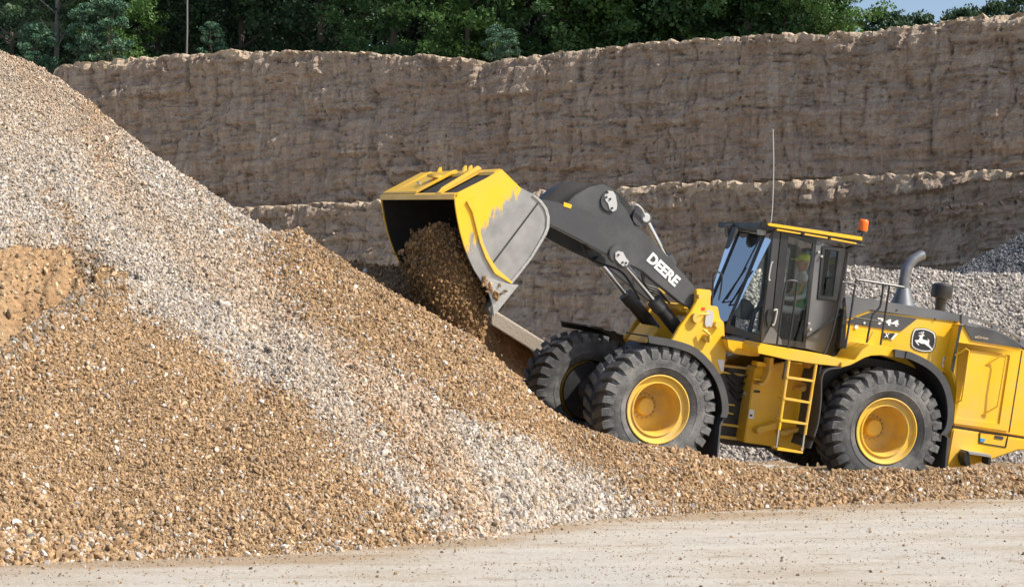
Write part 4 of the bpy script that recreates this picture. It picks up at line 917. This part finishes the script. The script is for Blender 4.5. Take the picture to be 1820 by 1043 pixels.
fl = LP('z3', [(268,880),(510,918),(1000,1010),(1000,1030),(500,940),(268,900)], -.8); cb.prism(fl, -.8, .8)
cab = cb.build('cab', DGREY, LD, bevel=.008)
b = B(); b.slab([At, Ab, mir(Ab), mir(At)], (.008,0,.003)); b.build('windscreen', WSCR, cab, smooth=0)
for s in (1,-1):
    f = (lambda P: P) if s == 1 else mir
    b = B(); b.slab([f(At), f(Bt), f(Bb), f(Ab)], (0, s*.006, 0)); b.build('side_window', GLASS, cab, smooth=0)
    o4 = LP('z3', [(648,160),(890,215),(812,962),(570,928)], -.86); i4 = LP('z3', [(700,190),(866,245),(798,915),(635,892)], -.86)
    door = B().strips(o4, i4, -s*.875, -s*.83).build('door', BLK, cab, bevel=.004)
    if s == 1: door['label'] = 'glazed black cab door nearest the viewer'
    B().prism(i4, -s*.856, -s*.85).build('door_glass', GLASS, cab, smooth=0)
    o4 = LP('z3', [(890,215),(1112,300),(1002,1012),(812,962)], -.86); i4 = LP('z3', [(928,262),(1088,280),(1030,637),(895,622)], -.86)
    B().strips(o4, i4, -s*.87, -s*.80).build('rear_side_panel', GREY, cab, bevel=.006)
    i5 = LP('z3', [(946,285),(1040,296),(1000,603),(914,594)], -.86)
    B().strips(i4, i5, -s*.885, -s*.82).build('window_frame', BLK, cab, bevel=.004); B().prism(i5, -s*.855, -s*.849).build('rear_side_window', GLASS, cab, smooth=0)
B().prism(LP('z3', [(518,922),(578,812),(600,826),(652,905),(655,936)], -.878), -.882, -.876).build('door_kick_panel', GREY, cab)
bw = LP('z3', [(1085,290),(1040,640)], -.8); B().prism([bw[0],(bw[0][0]+.01,bw[0][1]),(bw[1][0]+.01,bw[1][1]),bw[1]], -.75, .75).build('rear_window', GLASS, cab, smooth=0)
ra, rb_ = L('z3', (582,108), -.9), L('z3', (1208,205), -.9); rsl = (rb_.z-ra.z)/(rb_.x-ra.x)
rfx = L('z3', (300,112), .42).x; rz = lambda x, y: Vector((x, y, ra.z+rsl*(x-ra.x)))
rf = B().slab([rz(rb_.x+.02,-.9), rz(ra.x-.03,-.9), rz(ra.x-.14,-.84), rz(rfx+.04,-.5), rz(rfx,-.35), rz(rfx,.35), rz(rfx+.04,.5), rz(ra.x-.14,.84), rz(ra.x-.03,.9), rz(rb_.x+.02,.9)], (0,0,-.085)).build('cab_roof', BLK, cab, bevel=.012)
B().prism(LP('z3', [(560,103),(582,104),(1207,198),(1207,224),(590,126),(560,120)], -.92), -.925, -.88).build('roof_trim', YEL, cab, bevel=.004)
for a, c in (((622,142),(785,170)), ((812,172),(970,200)), ((992,204),(1168,238))):
    B().prism(LP('z3', [a, c, (c[0]-2,c[1]+10), (a[0]-2,a[1]+12)], -.925), -.93, -.88).build('roof_trim', YEL, cab, bevel=.003)
bc = L('z3', (1207,158), -.55); hbz = 82/3.862/117
b = B(); b.lathe_z((bc.x, -.55, bc.z), [(.075,0),(.078,.02),(.08,.03),(.078,.12),(.075,.165),(.06,.18),(.0001,.185)], 20); bo = b.build('beacon', ORANGE, cab, smooth=50)
b = B(); b.lathe_z((bc.x, -.55, bc.z-.03), [(.08,0),(.08,.03),(.0001,.032)], 20); b.tube([(bc.x,-.55,bc.z), (bc.x,-.55,bc.z-.24)], .012); b.tube([(bc.x-.12,-.55,bc.z-.22), (bc.x+.08,-.55,bc.z-.22)], .018); b.build('beacon_mount', BLK, cab)
rail('antenna', [('z3',(578,105)),('z3',(590,0)),('f',(1375,300)),('f',(1374,230))], yl=-.6, r=.008, m=LGREY, par=cab)
w1 = At.lerp(Ab, .03)+Vector((-.03,.03,.0)); 
b = B(); b.tube([w1, At.lerp(Ab,.4)+Vector((-.05,.12,0)), At.lerp(Ab,.68)+Vector((-.05,.3,0))], .012, 6); b.tube([At.lerp(Ab,.35)+Vector((-.06,.02,0)), At.lerp(Ab,.72)+Vector((-.06,.38,0))], .014, 6); b.tube([At.lerp(Ab,.72)+Vector((-.06,.38,0)), At.lerp(Ab,.69)+Vector((-.05,.06,0))], .010, 6); b.build('wiper', BLK, cab)
rail('grab_handle', [('z3',(595,368)),('z3',(582,385)),('z3',(566,480)),('z3',(574,496))], yl=-.93, r=.012, m=LGREY, par=cab)
rail('door_handle', [('z3',(600,700)),('z3',(622,702)),('z3',(604,790)),('z3',(590,802))], yl=-.93, r=.013, m=LGREY, par=cab)
b = B(); b.prism(LP('z3', [(560,700),(600,690),(612,720),(590,800),(560,810),(550,760)], -.9), -.9, -.86); b.build('lock_plate', BLK, cab)
b = B()
for z3p in ((905,300),(925,330),(838,790),(848,830)): 
    q = LP('z3', [z3p], -.88)[0]; b.lathe_y(q[0], q[1], [(0,-.91),(.018,-.91),(.018,-.87),(0,-.87)], 8)
b.build('hinge', LGREY, cab)
for pts, yv in (([(270,120),(300,108),(335,105),(345,150),(310,190),(280,200)], .35), ([(330,125),(350,150),(290,265),(272,282)], -.35), ([(1085,280),(1140,255),(1170,290),(1160,320),(1095,300)], -.7)):
    q = LP('z3', pts, yv); B().prism(q, yv-.06, yv+.08).build('mirror' if yv != -.7 else 'work_light', BLK, cab, bevel=.008)
for yv, p in ((-.62,(516,165)), (-.45,(495,120))):
    q = LP('z3', [(p[0]-20,p[1]-20),(p[0]+22,p[1]-14),(p[0]+18,p[1]+22),(p[0]-22,p[1]+18)], yv); wl = B().prism(q, yv-.06, yv+.06).build('work_light', LGREY if yv == -.62 else BLK, cab, bevel=.008)
# interior: seat, console, steering wheel
sp_ = L('z3', (748,745), 0); 
b = B(); b.box(sp_.x-.25, sp_.x+.25, -.26, .26, sp_.z-.10, sp_.z+.03); b.prism([(sp_.x+.18,sp_.z),(sp_.x+.34,sp_.z+.02),(sp_.x+.42,sp_.z+.68),(sp_.x+.33,sp_.z+.70)], -.25, .25); b.box(sp_.x-.2, sp_.x+.2, -.2, .2, sp_.z-.45, sp_.z-.1)
b.box(sp_.x-.1, sp_.x+.3, -.62, -.3, sp_.z-.05, sp_.z+.12); b.box(sp_.x-.1, sp_.x+.3, .3, .62, sp_.z-.05, sp_.z+.12)
b.build('operator_seat', SEATM, cab, bevel=.03)
sw = Vector((sp_.x-.52, 0, sp_.z+.22)); b = B(); ring = [sw + Vector((.09*math.cos(a), .19*math.sin(a), .17*math.cos(a))) for a in [k*math.pi/10 for k in range(21)]]
b.tube(ring, .014, 6); b.tube([sw, sw+Vector((-.18,0,-.25)), (sw.x-.22,0,sp_.z-.5)], .04, 8); b.tube([ring[0], ring[10]], .01, 6); b.build('steering_wheel', BLK, cab)
b = B(); q = LP('z3', [(340,640),(400,620),(440,680),(400,770),(340,740)], .3); b.prism(q, .1, .4); b.build('console', CHAR, cab, bevel=.02)
b = B(); b.box(sp_.x-.5, sp_.x+.5, -.78, .78, sp_.z-.62, sp_.z-.5); b.box(sp_.x+.0, sp_.x+.45, -.8, -.3, sp_.z-.5, sp_.z-.06); b.build('cab_floor', BLK, cab)
# ---- front frame tower
tw = LP('zt', [(800,200),(850,195),(952,206),(946,368),(1020,374),(1046,500),(1086,540),(1092,680),(1112,800),(1095,960),(1080,1060),(900,1100),(640,1000),(500,780),(560,700),(622,590),(740,430),(792,330)], -.78, 'F')
for s in (-1, 1): B('F').prism(tw, s*.78, s*.70).build('boom_tower', YEL, LD, bevel=.012)
b = B('F'); b.prism(LP('zt', [(520,345),(560,330),(655,410),(595,470),(520,390)], -.2, 'F'), -.5, .5); b.prism(LP('zt', [(660,430),(695,392),(738,430),(700,450)], -.6, 'F'), -.68, .68)
b.prism(LP('zt', [(300,560),(330,600),(190,740),(170,730)], 0, 'F'), -.3, .3); b.build('tower_crossmember', YEL, LD, bevel=.01)
fb = LP('z2', [(600,420),(900,160),(1230,330),(1390,380),(1480,560),(1420,760),(1200,780),(900,760),(700,600)], 0, 'F')
B('F').prism(fb, -.55, .55).build('front_frame', BLK, LD, bevel=.02)
b = B('F')
for p, r in (((790,490),.075), ((900,690),.06), ((1005,560),.05), ((820,270),.03)):
    q = LP('zt', [p], -.8, 'F')[0]; b.lathe_y(q[0], q[1], [(0,-.86),(r,-.86),(r*1.05,-.84),(r*1.05,-.78),(0,-.78)], 16)
b.tube([L('zt',(775,500),-.84,'F'), L('zt',(830,455),-.86,'F'), L('zt',(925,450),-.84,'F')], .018, 8); b.tube([L('zt',(865,610),-.86,'F'), L('zt',(930,660),-.9,'F'), L('zt',(925,740),-.84,'F')], .022, 8)
b.build('tower_pins', YEL2, LD)
decal('pin_plate', 'zt', [(890,430),(915,408),(955,415),(972,470),(950,590),(920,575),(895,585),(880,550)], -.785, 'F', LGREY, LD, .02)
decal('sticker', 'zt', [(850,384),(886,384),(886,412),(850,416)], -.781, 'F', RED, LD, .005)
decal('label', 'zt', [(1010,920),(1085,925),(1075,1040),(1050,1045)], -.785, 'F', WHITE, LD, .005)
b = B(); q = LP('zt', [(1098,575),(1262,600),(1258,630),(1096,604)], -.45); b.prism(q, -.5, -.3); b.build('cab_step_bar', YEL, LD, bevel=.005)
# ---- boom
arm = [(858,300),(905,252),(975,264),(1060,286),(1140,310),(1240,342),(1340,372),(1420,410),(1480,452),(1560,540),(1640,630),(1715,718),(1712,775),(1692,828),(1640,800),(1560,735),(1490,680),(1440,635),(1400,612),(1365,600),(1240,542),(1160,500),(1080,455),(1000,415),(940,386),(880,380),(850,345)]
A2 = LP('z1', arm, -.66, 'F')
for s in (-1, 1):
    ba = B('F').prism(A2, s*.66, s*.54).build('boom_arm', CHAR, LD, bevel=.012)
    if s == -1:
        text_part('DEERE', 'z1', (1456,574), (1606,716), (1492,530), -.668, 'F', WHITE, ba, bold=.045)
        decal('reflector', 'z1', [(1020,266),(1062,280),(1056,301),(1017,288)], -.661, 'F', YEL, ba, .006)
        q = [(1290,535),(1305,524),(1330,530),(1345,560),(1362,580),(1352,600),(1330,605),(1310,590),(1290,565)]
        decal('pin_cap', 'z1', q, -.70, 'F', LGREY, ba, .02)
        e_ = LP('z1', [(1300,540)], -.66, 'F')[0]; e2 = LP('z1', [(1335,582)], -.66, 'F')[0]
        bb2 = B('F'); bb2.lathe_y(e_[0], e_[1], [(0,-.70),(.14,-.70),(.14,-.60),(0,-.60)], 24); bb2.lathe_y(e2[0], e2[1], [(0,-.69),(.10,-.69),(.10,-.60),(0,-.60)], 24); bb2.build('cylinder_boss', CHAR, ba, bevel=.01)
        bb3 = B('F')
        for p in ((1308,545),(1330,585),(1348,588)):
            q = LP('z1', [p], -.72, 'F')[0]; bb3.lathe_y(q[0], q[1], [(0,-.735),(.016,-.735),(.016,-.70),(0,-.70)], 8)
        bb3.build('cap_bolt', BLK, ba)
ct = LP('z1', [(1330,470)], -.6, 'F')[0]; B('F').lathe_y(ct[0], ct[1], [(0,-.56),(.16,-.56),(.16,.56),(0,.56)], 24).build('cross_tube', CHAR, LD)
cc_ = LP('z1', [(1010,350)], -.6, 'F')[0]; B('F').lathe_y(cc_[0], cc_[1], [(0,-.56),(.11,-.56),(.11,.56),(0,.56)], 24).build('cross_tube', CHAR, LD)
# bell crank
brk = LP('z1', [(1010,300),(1080,230),(1160,185),(1230,170),(1280,195),(1300,245),(1350,305),(1400,400),(1300,400),(1160,345)], -.30, 'F')
for s in (-1,1): B('F').prism(brk, s*.30, s*.24).build('crank_bracket', CHAR, LD, bevel=.01)
crk = LP('z1', [(830,330),(880,270),(935,232),(965,202),(1010,178),(1100,162),(1180,166),(1245,170),(1330,235),(1380,290),(1430,298),(1468,325),(1475,370),(1445,394),(1405,388),(1330,345),(1250,325),(1150,330),(1040,300),(950,330),(870,380)], -.14, 'F')
bk = B('F').prism(crk, -.14, .14).build('bell_crank', BLK, LD, bevel=.02)
decal('pin_cap', 'z1', [(1232,225),(1250,206),(1275,208),(1290,230),(1298,280),(1295,305),(1275,318),(1258,305),(1250,275),(1232,252)], -.305, 'F', LGREY, LD, .03)
b = B('F')
for p in ((1245,240),(1265,250),(1250,215),(1275,298)):
    q = LP('z1', [p], -.34, 'F')[0]; b.lathe_y(q[0], q[1], [(0,-.35),(.017,-.35),(.017,-.30),(0,-.30)], 8)
b.build('cap_bolt', BLK, LD)
q = LP('z1', [(1262,262)], -.30, 'F')[0]; B('F').lathe_y(q[0], q[1], [(0,-.325),(.15,-.325),(.155,-.31),(.155,-.28),(0,-.28)], 24).build('pivot_boss', CHAR, LD)
q = LP('z1', [(1425,345)], -.18, 'F')[0]; b = B('F'); b.lathe_y(q[0], q[1], [(0,-.2),(.135,-.2),(.14,-.18),(.14,.18),(0,.18)], 24); b.build('pivot_boss', CHAR, LD)
q = LP('z1', [(1452,350)], -.2, 'F')[0]; B('F').lathe_y(q[0], q[1], [(0,-.23),(.06,-.23),(.075,-.21),(.075,-.2),(0,-.2)], 16).build('pivot_cap', LGREY, LD)
B('F').tube(smoothline([L('z1',(1380,300),-.2,'F'), L('z1',(1400,280),-.26,'F'), L('z1',(1430,300),-.26,'F'), L('z1',(1450,340),-.24,'F')], 5), .016, 8).build('grease_hose', LGREY, LD)
def cyl(p0, p1, p2, y, rr, rb):
    r_ = B('F').tube([L('z1',p0,y,'F'), L('z1',p1,y,'F')], rr, 16).build('cylinder_rod', CHROME, LD, smooth=50)
    a, c = L('z1',p1,y,'F'), L('z1',p2,y,'F'); d = (c-a).normalized()
    B('F').tube([a-d*.02, a+d*.16], rb*1.12, 20).build('cylinder_head', DGREY, r_, bevel=.008); B('F').tube([a+d*.14, c], rb, 20).build('cylinder_barrel', BLK, r_, smooth=50)
    e = B('F'); q0 = L('z1',p0,y,'F'); e.lathe_y(q0.x, q0.z, [(0,y-.07),(.085,y-.07),(.085,y+.07),(0,y+.07)], 18); e.build('rod_eye', CHAR, r_)
cyl((1322,572),(1500,790),(1660,985),-.45,.04,.105)
cyl((1205,580),(1350,758),(1500,940),.45,.04,.105)
cyl((1450,350),(1560,560),(1740,880),0,.045,.10)
hs = B('F'); 
for k, y in enumerate((-.30,-.25,.35)): hs = B('F'); hs.tube(smoothline([L('z1',(1430+k*8,640),y,'F'), L('z1',(1450,700+k*10),y,'F'), L('z1',(1520,730+k*12),y,'F'), L('z1',(1580,800),y,'F')], 5), .017, 7); hs.build('boom_hose', HOSE, LD)
hs = B('F'); hs.tube(smoothline([L('z1',(1110,480),-.4,'F'), L('z1',(1150,560),-.4,'F'), L('z1',(1210,590),-.35,'F'), L('z1',(1330,640),-.3,'F'), L('z1',(1420,780),-.3,'F')], 5), .018, 7); hs.build('boom_hose', HOSE, LD)
# ---- bucket
W2 = 1.6; W3 = 1.85     # near and far half widths as seen from the arm centre
BM = bpy.data.objects.new
edge_f = [(440,225),(445,280),(455,345),(470,420),(490,492),(515,562),(545,625),(580,680),(612,722),(640,790),(640,868)]
back_f = [(690,92),(790,190),(860,225),(900,258),(930,300),(942,345),(940,400),(925,440),(850,562),(790,640),(735,702),(778,704),(645,868)]
side = LP('z1', edge_f[:-1] + [(640,868)] + [(778,704),(735,700),(790,640),(850,562),(925,440),(940,400),(942,345),(930,300),(900,258),(860,225),(790,190),(690,92),(610,140)], -W2, 'F')
shell = LP('z1', [(690,92),(740,140),(790,190),(860,225),(900,258),(930,300),(942,345),(940,400),(925,440),(890,498),(850,562),(790,640),(735,702),(645,868)], -W2, 'F')
top_ = LP('z1', [(440,225),(690,92)], -W2, 'F')
cxs = sum(p[0] for p in side)/len(side); czs = sum(p[1] for p in side)/len(side)
INTER = mat('bucket inner steel and shade', (.035,.034,.033), .6, metal=.3, var=.3, dust=.25, dustcol=(.12,.08,.05))
b = B('F'); inn = []
for i, (x, z) in enumerate(shell):
    d = Vector((cxs-x, czs-z)).normalized()*(.035 if i < len(shell)-1 else .004); inn.append((x+d.x, z+d.y))
for i in range(len(shell)-1): b.prism([shell[i], shell[i+1], inn[i+1], inn[i]], -W2+.03, W3-.03)
bk_ = b.build('bucket', INTER, LD, smooth=40)
WN = W2
for s in (-1, 1):
    W2 = WN if s < 0 else W3
    sp2 = B('F').prism(side, s*W2, s*(W2-.035)).build('side_plate', BUCK, bk_)
    B('F').prism([(cxs+(x-cxs)*.97, czs+(z-czs)*.97) for x, z in side], s*(W2-.036), s*(W2-.045)).build('side_shade_sheet', INTER, bk_)  # dark sheet inside each side plate, painting the bucket's inner shade
    B('F').prism(LP('z1', [(500,262),(548,240),(556,320),(570,400),(590,485),(625,560),(665,620),(745,690),(738,700),(650,645),(600,560),(570,480),(550,400),(530,320)], -WN, 'F'), s*(W2+.03), s*(W2-.002)).build('side_rib', YEL, bk_, bevel=.008)
    B('F').prism(LP('z1', [(880,268),(886,272),(642,596),(636,592)], -WN, 'F'), s*(W2+.012), s*(W2-.002)).build('weld_seam', BLK, bk_)
    B('F').prism(LP('z1', [(590,655),(615,668),(735,700),(778,704),(646,868),(636,800),(612,722)], -WN, 'F'), s*(W2+.025), s*(W2-.002)).build('corner_plate', STEEL, bk_, bevel=.005)
    rim = [(860,225),(900,258),(930,300),(942,345),(940,400),(925,440),(850,562),(790,640),(742,700)]; ri = [(850,232),(888,264),(916,304),(927,345),(925,398),(911,434),(840,556),(780,632),(728,694)]
    rb = B('F')
    for i in range(len(rim)-1): rb.prism(LP('z1', [rim[i], rim[i+1], ri[i+1], ri[i]], -WN, 'F'), s*(W2+.02), s*(W2-.002))
    rb.build('side_rim', STEEL, bk_, smooth=50)
W2 = WN
# spill guard on top: front beam, panels, ribs
def TP(u, y, dz=0): # u: 0 front lip .. 1 rear top
    x = top_[0][0]+(top_[1][0]-top_[0][0])*u; z = top_[0][1]+(top_[1][1]-top_[0][1])*u
    return Vector((x, y, z+dz))
g = B('F'); g.slab([TP(-.01,-W2), TP(.09,-W2), TP(.09,W3), TP(-.01,W3)], (0,0,-.07)); g.slab([TP(.86,-W2+.04,.01), TP(1,-W2+.04,.01), TP(1,W3,.01), TP(.86,W3,.01)], (0,0,-.05))
g.slab([TP(.05,.17,.03), TP(.97,.17,.03), TP(.97,W3,.03), TP(.05,W3,.03)], (0,0,-.03))
g.build('spill_guard', YEL, bk_, bevel=.008)
for y, h in ((-.83,.10), (.17,.06), (1.3,.05)):
    B('F').slab([TP(.02,y,.0), TP(.12,y,h*.6), TP(.9,y,h), TP(1.0,y,.02)], (0,.05,0)).build('guard_rib', YEL, bk_, bevel=.006)
B('F').slab([TP(.05,-.95,.012), TP(.95,-.95,.012), TP(.95,-.72,.012), TP(.05,-.72,.012)], (0,0,-.02)).build('guard_plate', YEL, bk_)
b = B('F'); b.slab([TP(.06,-1.55,-.03), TP(.9,-1.55,-.03), TP(.9,.2,-.03), TP(.06,.2,-.03)], (0,0,-.012)); b.build('guard_dark_sheet', INTER, bk_)  # dark sheet set below the open bays of the guard
for y in (-.35, -.12, 1.0):
    B('F').slab([TP(.93,y,0), TP(.96,y,.07), TP(1.0,y,.09), TP(1.04,y,.07), TP(1.06,y,-.03)], (0,.05,0)).build('lifting_ear', YEL, bk_, bevel=.01)
c_ = TP(.62, .45, .04); B('F').lathe_z(tuple(c_), [(.13,0),(.13,.04),(.08,.04),(.08,0)], 20).build('guard_ring', YEL2, bk_); c_ = TP(.38,.75,.04); B('F').lathe_z(tuple(c_), [(.035,0),(.035,.03),(.0001,.03)], 12).build('guard_boss', STEEL, bk_)
for y in (-.62, .62):
    hq = LP('z1', [(790,195),(850,190),(885,205),(902,245),(895,330),(880,420),(800,440),(790,300)], -1.35, 'F')
    B('F').prism([(x+.02, z) for x, z in hq], y-.05, y+.05).build('hinge_plate', YEL, bk_, bevel=.01)
ce = LP('z1', [(735,700),(778,704),(645,868),(625,830)], -W2, 'F'); B('F').prism(ce, -W2+.036, W3-.036).build('cutting_edge', STEEL, bk_, bevel=.004)

# ---- soil pouring out of the bucket
sl = {-1.5: [(806,470),(822,478),(842,505),(860,530),(866,560),(862,600),(848,640),(822,640),(800,590),(792,520)],
      -1.0: [(770,412),(800,402),(835,440),(860,510),(866,560),(862,605),(846,660),(800,660),(775,580),(758,480)],
      -.3: [(745,420),(780,402),(815,430),(845,510),(850,570),(838,610),(820,670),(765,660),(740,580),(730,480)],
      .4: [(745,455),(770,430),(800,455),(825,520),(830,580),(818,620),(805,690),(760,660),(738,570),(732,500)],
      .9: [(752,490),(765,475),(780,490),(800,530),(800,580),(790,620),(780,690),(755,660),(745,570),(742,515)]}
ys = sorted(sl); NU = 60; NVV = 44; Vs = []
prof = {}
for y in ys:
    q = [T_FR @ L('f', p, y, 'F') for p in sl[y]]; q = smoothline(q+[q[0]], 6)[:-1]; prof[y] = np.array([v[:] for v in q])
yy_ = np.linspace(ys[0], ys[-1], NVV)
for j, y in enumerate(yy_):
    i = min(np.searchsorted(ys, y, side='right')-1, len(ys)-2); t = (y-ys[i])/(ys[i+1]-ys[i]); q = prof[ys[i]]*(1-t)+prof[ys[i+1]]*t
    c = q.mean(0); endf = min(1, .02+min(j, NVV-1-j)/3.0) ; q = c+(q-c)*endf; Vs.append(q)
Vs = np.array(Vs); NQ = Vs.shape[1]
nz = fbm(Vs[:,:,0]*5+Vs[:,:,1]*3, Vs[:,:,2]*5, 91, 4)[:,:,None]; c = Vs.mean(1, keepdims=True); nz2 = fbm(Vs[:,:,0]*1.9+Vs[:,:,1]*1.3, Vs[:,:,2]*1.6, 95, 3)[:,:,None]; Vs = c+(Vs-c)*(1+nz*.16+nz2*.32)
Vf = Vs.reshape(-1,3); Fi = []
for j in range(NVV-1):
    for k in range(NQ): Fi.append((j*NQ+k, j*NQ+(k+1)%NQ, (j+1)*NQ+(k+1)%NQ, (j+1)*NQ+k))
Fi = np.array(Fi); Wd = np.array([(M_R @ Vector(v))[:] for v in Vf])
P, nr = scatter(Wd, Fi, 13000); ctr_ = Wd.mean(0); s = np.clip(rng.lognormal(math.log(.02), .4, len(P)), .01, .05); P = P + rng.normal(0, .02, P.shape)
ex = rng.integers(0, len(P), 2600); P2 = P[ex]+rng.normal(0,1,(2600,3))*np.array([.11,.11,.10])*rng.random((2600,1))+np.array([-.04,0,-.08]); P = np.vstack([P, P2]); s = np.concatenate([s, s[ex]*.8])
tag(rubble('falling_soil', Wd, Fi, soil_mat('shade-dark soil', (.15,.085,.04), (.21,.125,.06), (.26,.16,.085)), P, s, tints(len(P), 'dark')), 'dark brown soil pouring out of the raised bucket onto the ridge', 'soil', kind='stuff')  # load coloured darker than the pile to stand for the bucket's shade
# clods clinging to the bucket corner
cp_ = [M_R @ (T_FR @ L('z1', p, -W2-.04, 'F')) for p in ((600,665),(604,685),(598,700),(615,715),(632,700),(630,720),(680,706),(660,745),(655,765),(670,760),(690,750),(710,735),(668,775),(640,740),(612,740))]
cp_ = np.array([v[:] for v in cp_]); tag(rubble('soil_clods', np.zeros((0,3)), np.zeros((0,4), int), None, cp_, np.array([.045,.04,.05,.04,.03,.035,.03,.04,.045,.035,.03,.028,.04,.03,.03]), tints(len(cp_), 'dark')*1.4), 'brown soil clods stuck to the near corner of the bucket edge', 'soil clods', kind='stuff')

# ---- the operator, seated in the cab (built in the machine's own frame, placed as a thing of its own)
PE = bpy.data.objects.new('person', None); C.objects.link(PE); PE.matrix_world = M_R @ Matrix.Translation((sp_.x, 0, sp_.z))
tag(PE, 'person seated in the cab in lime cap, green vest and white shirt', 'person')
def skin(name, V, E, Rr, m, par, lv=2):
    me = bpy.data.meshes.new(name); me.from_pydata(V, E, []); o = link(name, me, m, par)
    o.modifiers.new('skin', 'SKIN'); me.skin_vertices.new() if not me.skin_vertices else None
    for i, r in enumerate(Rr): me.skin_vertices[0].data[i].radius = (r, r) if not isinstance(r, tuple) else r
    me.skin_vertices[0].data[0].use_root = True
    sb = o.modifiers.new('sub', 'SUBSURF'); sb.levels = lv; sb.render_levels = lv; 
    for p in me.polygons: p.use_smooth = True
    return o
V = [(.10,0,.10),(.12,0,.28),(.10,0,.45),(.07,0,.56),(.03,0,.66),(.0,0,.74)]; E = [(0,1),(1,2),(2,3),(3,4),(4,5)]; Rr = [(.15,.12),(.15,.11),(.17,.12),(.09,.08),(.055,.055),(.06,.06)]
for s in (-1,1):
    b0 = len(V); V += [(.09,s*.17,.52),(-.02,s*.24,.32),(-.24,s*.20,.26),(-.34,s*.17,.26),(-.40,s*.16,.265)]; E += [(3,b0),(b0,b0+1),(b0+1,b0+2),(b0+2,b0+3),(b0+3,b0+4)]; Rr += [.065,.05,.038,.03,.03]
    for f in range(4):
        yy2 = s*(.125+.022*f); k = len(V); V += [(-.45,yy2,.275),(-.475+abs(f-1.5)*.008,yy2,.255)]; E += [(b0+4,k),(k,k+1)]; Rr += [.009,.008]
    k = len(V); V += [(-.42,s*.12,.285)]; E += [(b0+4,k)]; Rr += [.010]
    b1 = len(V); V += [(.02,s*.11,.08),(-.40,s*.13,.10),(-.44,s*.13,-.30),(-.55,s*.13,-.36)]; E += [(0,b1),(b1,b1+1),(b1+1,b1+2),(b1+2,b1+3)]; Rr += [.09,.06,.045,.04]
body = skin('body', V, E, Rr, SHIRT, PE)
hb = B(); hb.lathe_z((-.01,0,.72), [(.045,0),(.07,.03),(.085,.09),(.09,.15),(.08,.21),(.05,.245),(.0001,.25)], 20)
for v in hb.bm.verts: v.co.x = (v.co.x+.01)*1.15-.01
hb.tube([(-.09,0,.86),(-.125,0,.82),(-.10,0,.805)], [.01,.018,.012], 6); hb.tube([(-.095,-.03,.775),(-.103,0,.772),(-.095,.03,.775)], .007, 6)
for s in (-1,1): hb.tube([(.01,s*.088,.84),(.02,s*.098,.85),(.02,s*.095,.80)], .014, 6); hb.tube([(-.09,s*.033,.86),(-.098,s*.033,.86)], .012, 8)
hb.build('head', SKIN, PE)
cpb = B(); cpb.lathe_z((0,0,.885), [(.11,0),(.112,.03),(.10,.08),(.06,.115),(.0001,.122)], 20); cpb.slab([(-.09,-.07,.885),(-.2,-.045,.875),(-.2,.045,.875),(-.09,.07,.885)], (0,0,.012)); cpb.build('cap', CAPM, PE)
vb = B(); vb.tube([(.11,0,.12),(.12,0,.28),(.10,0,.46),(.075,0,.55)], [.172,.172,.188,.11], 20); vb.build('vest', VEST, PE, smooth=60)
tb = B(); tb.tube([(-.07,-.1,.22),(-.06,-.11,.35),(.0,-.12,.56)], .022, 6); tb.tube([(-.07,.1,.22),(-.06,.11,.35),(.0,.12,.56)], .022, 6); tb.build('vest_stripe', REFL, PE)
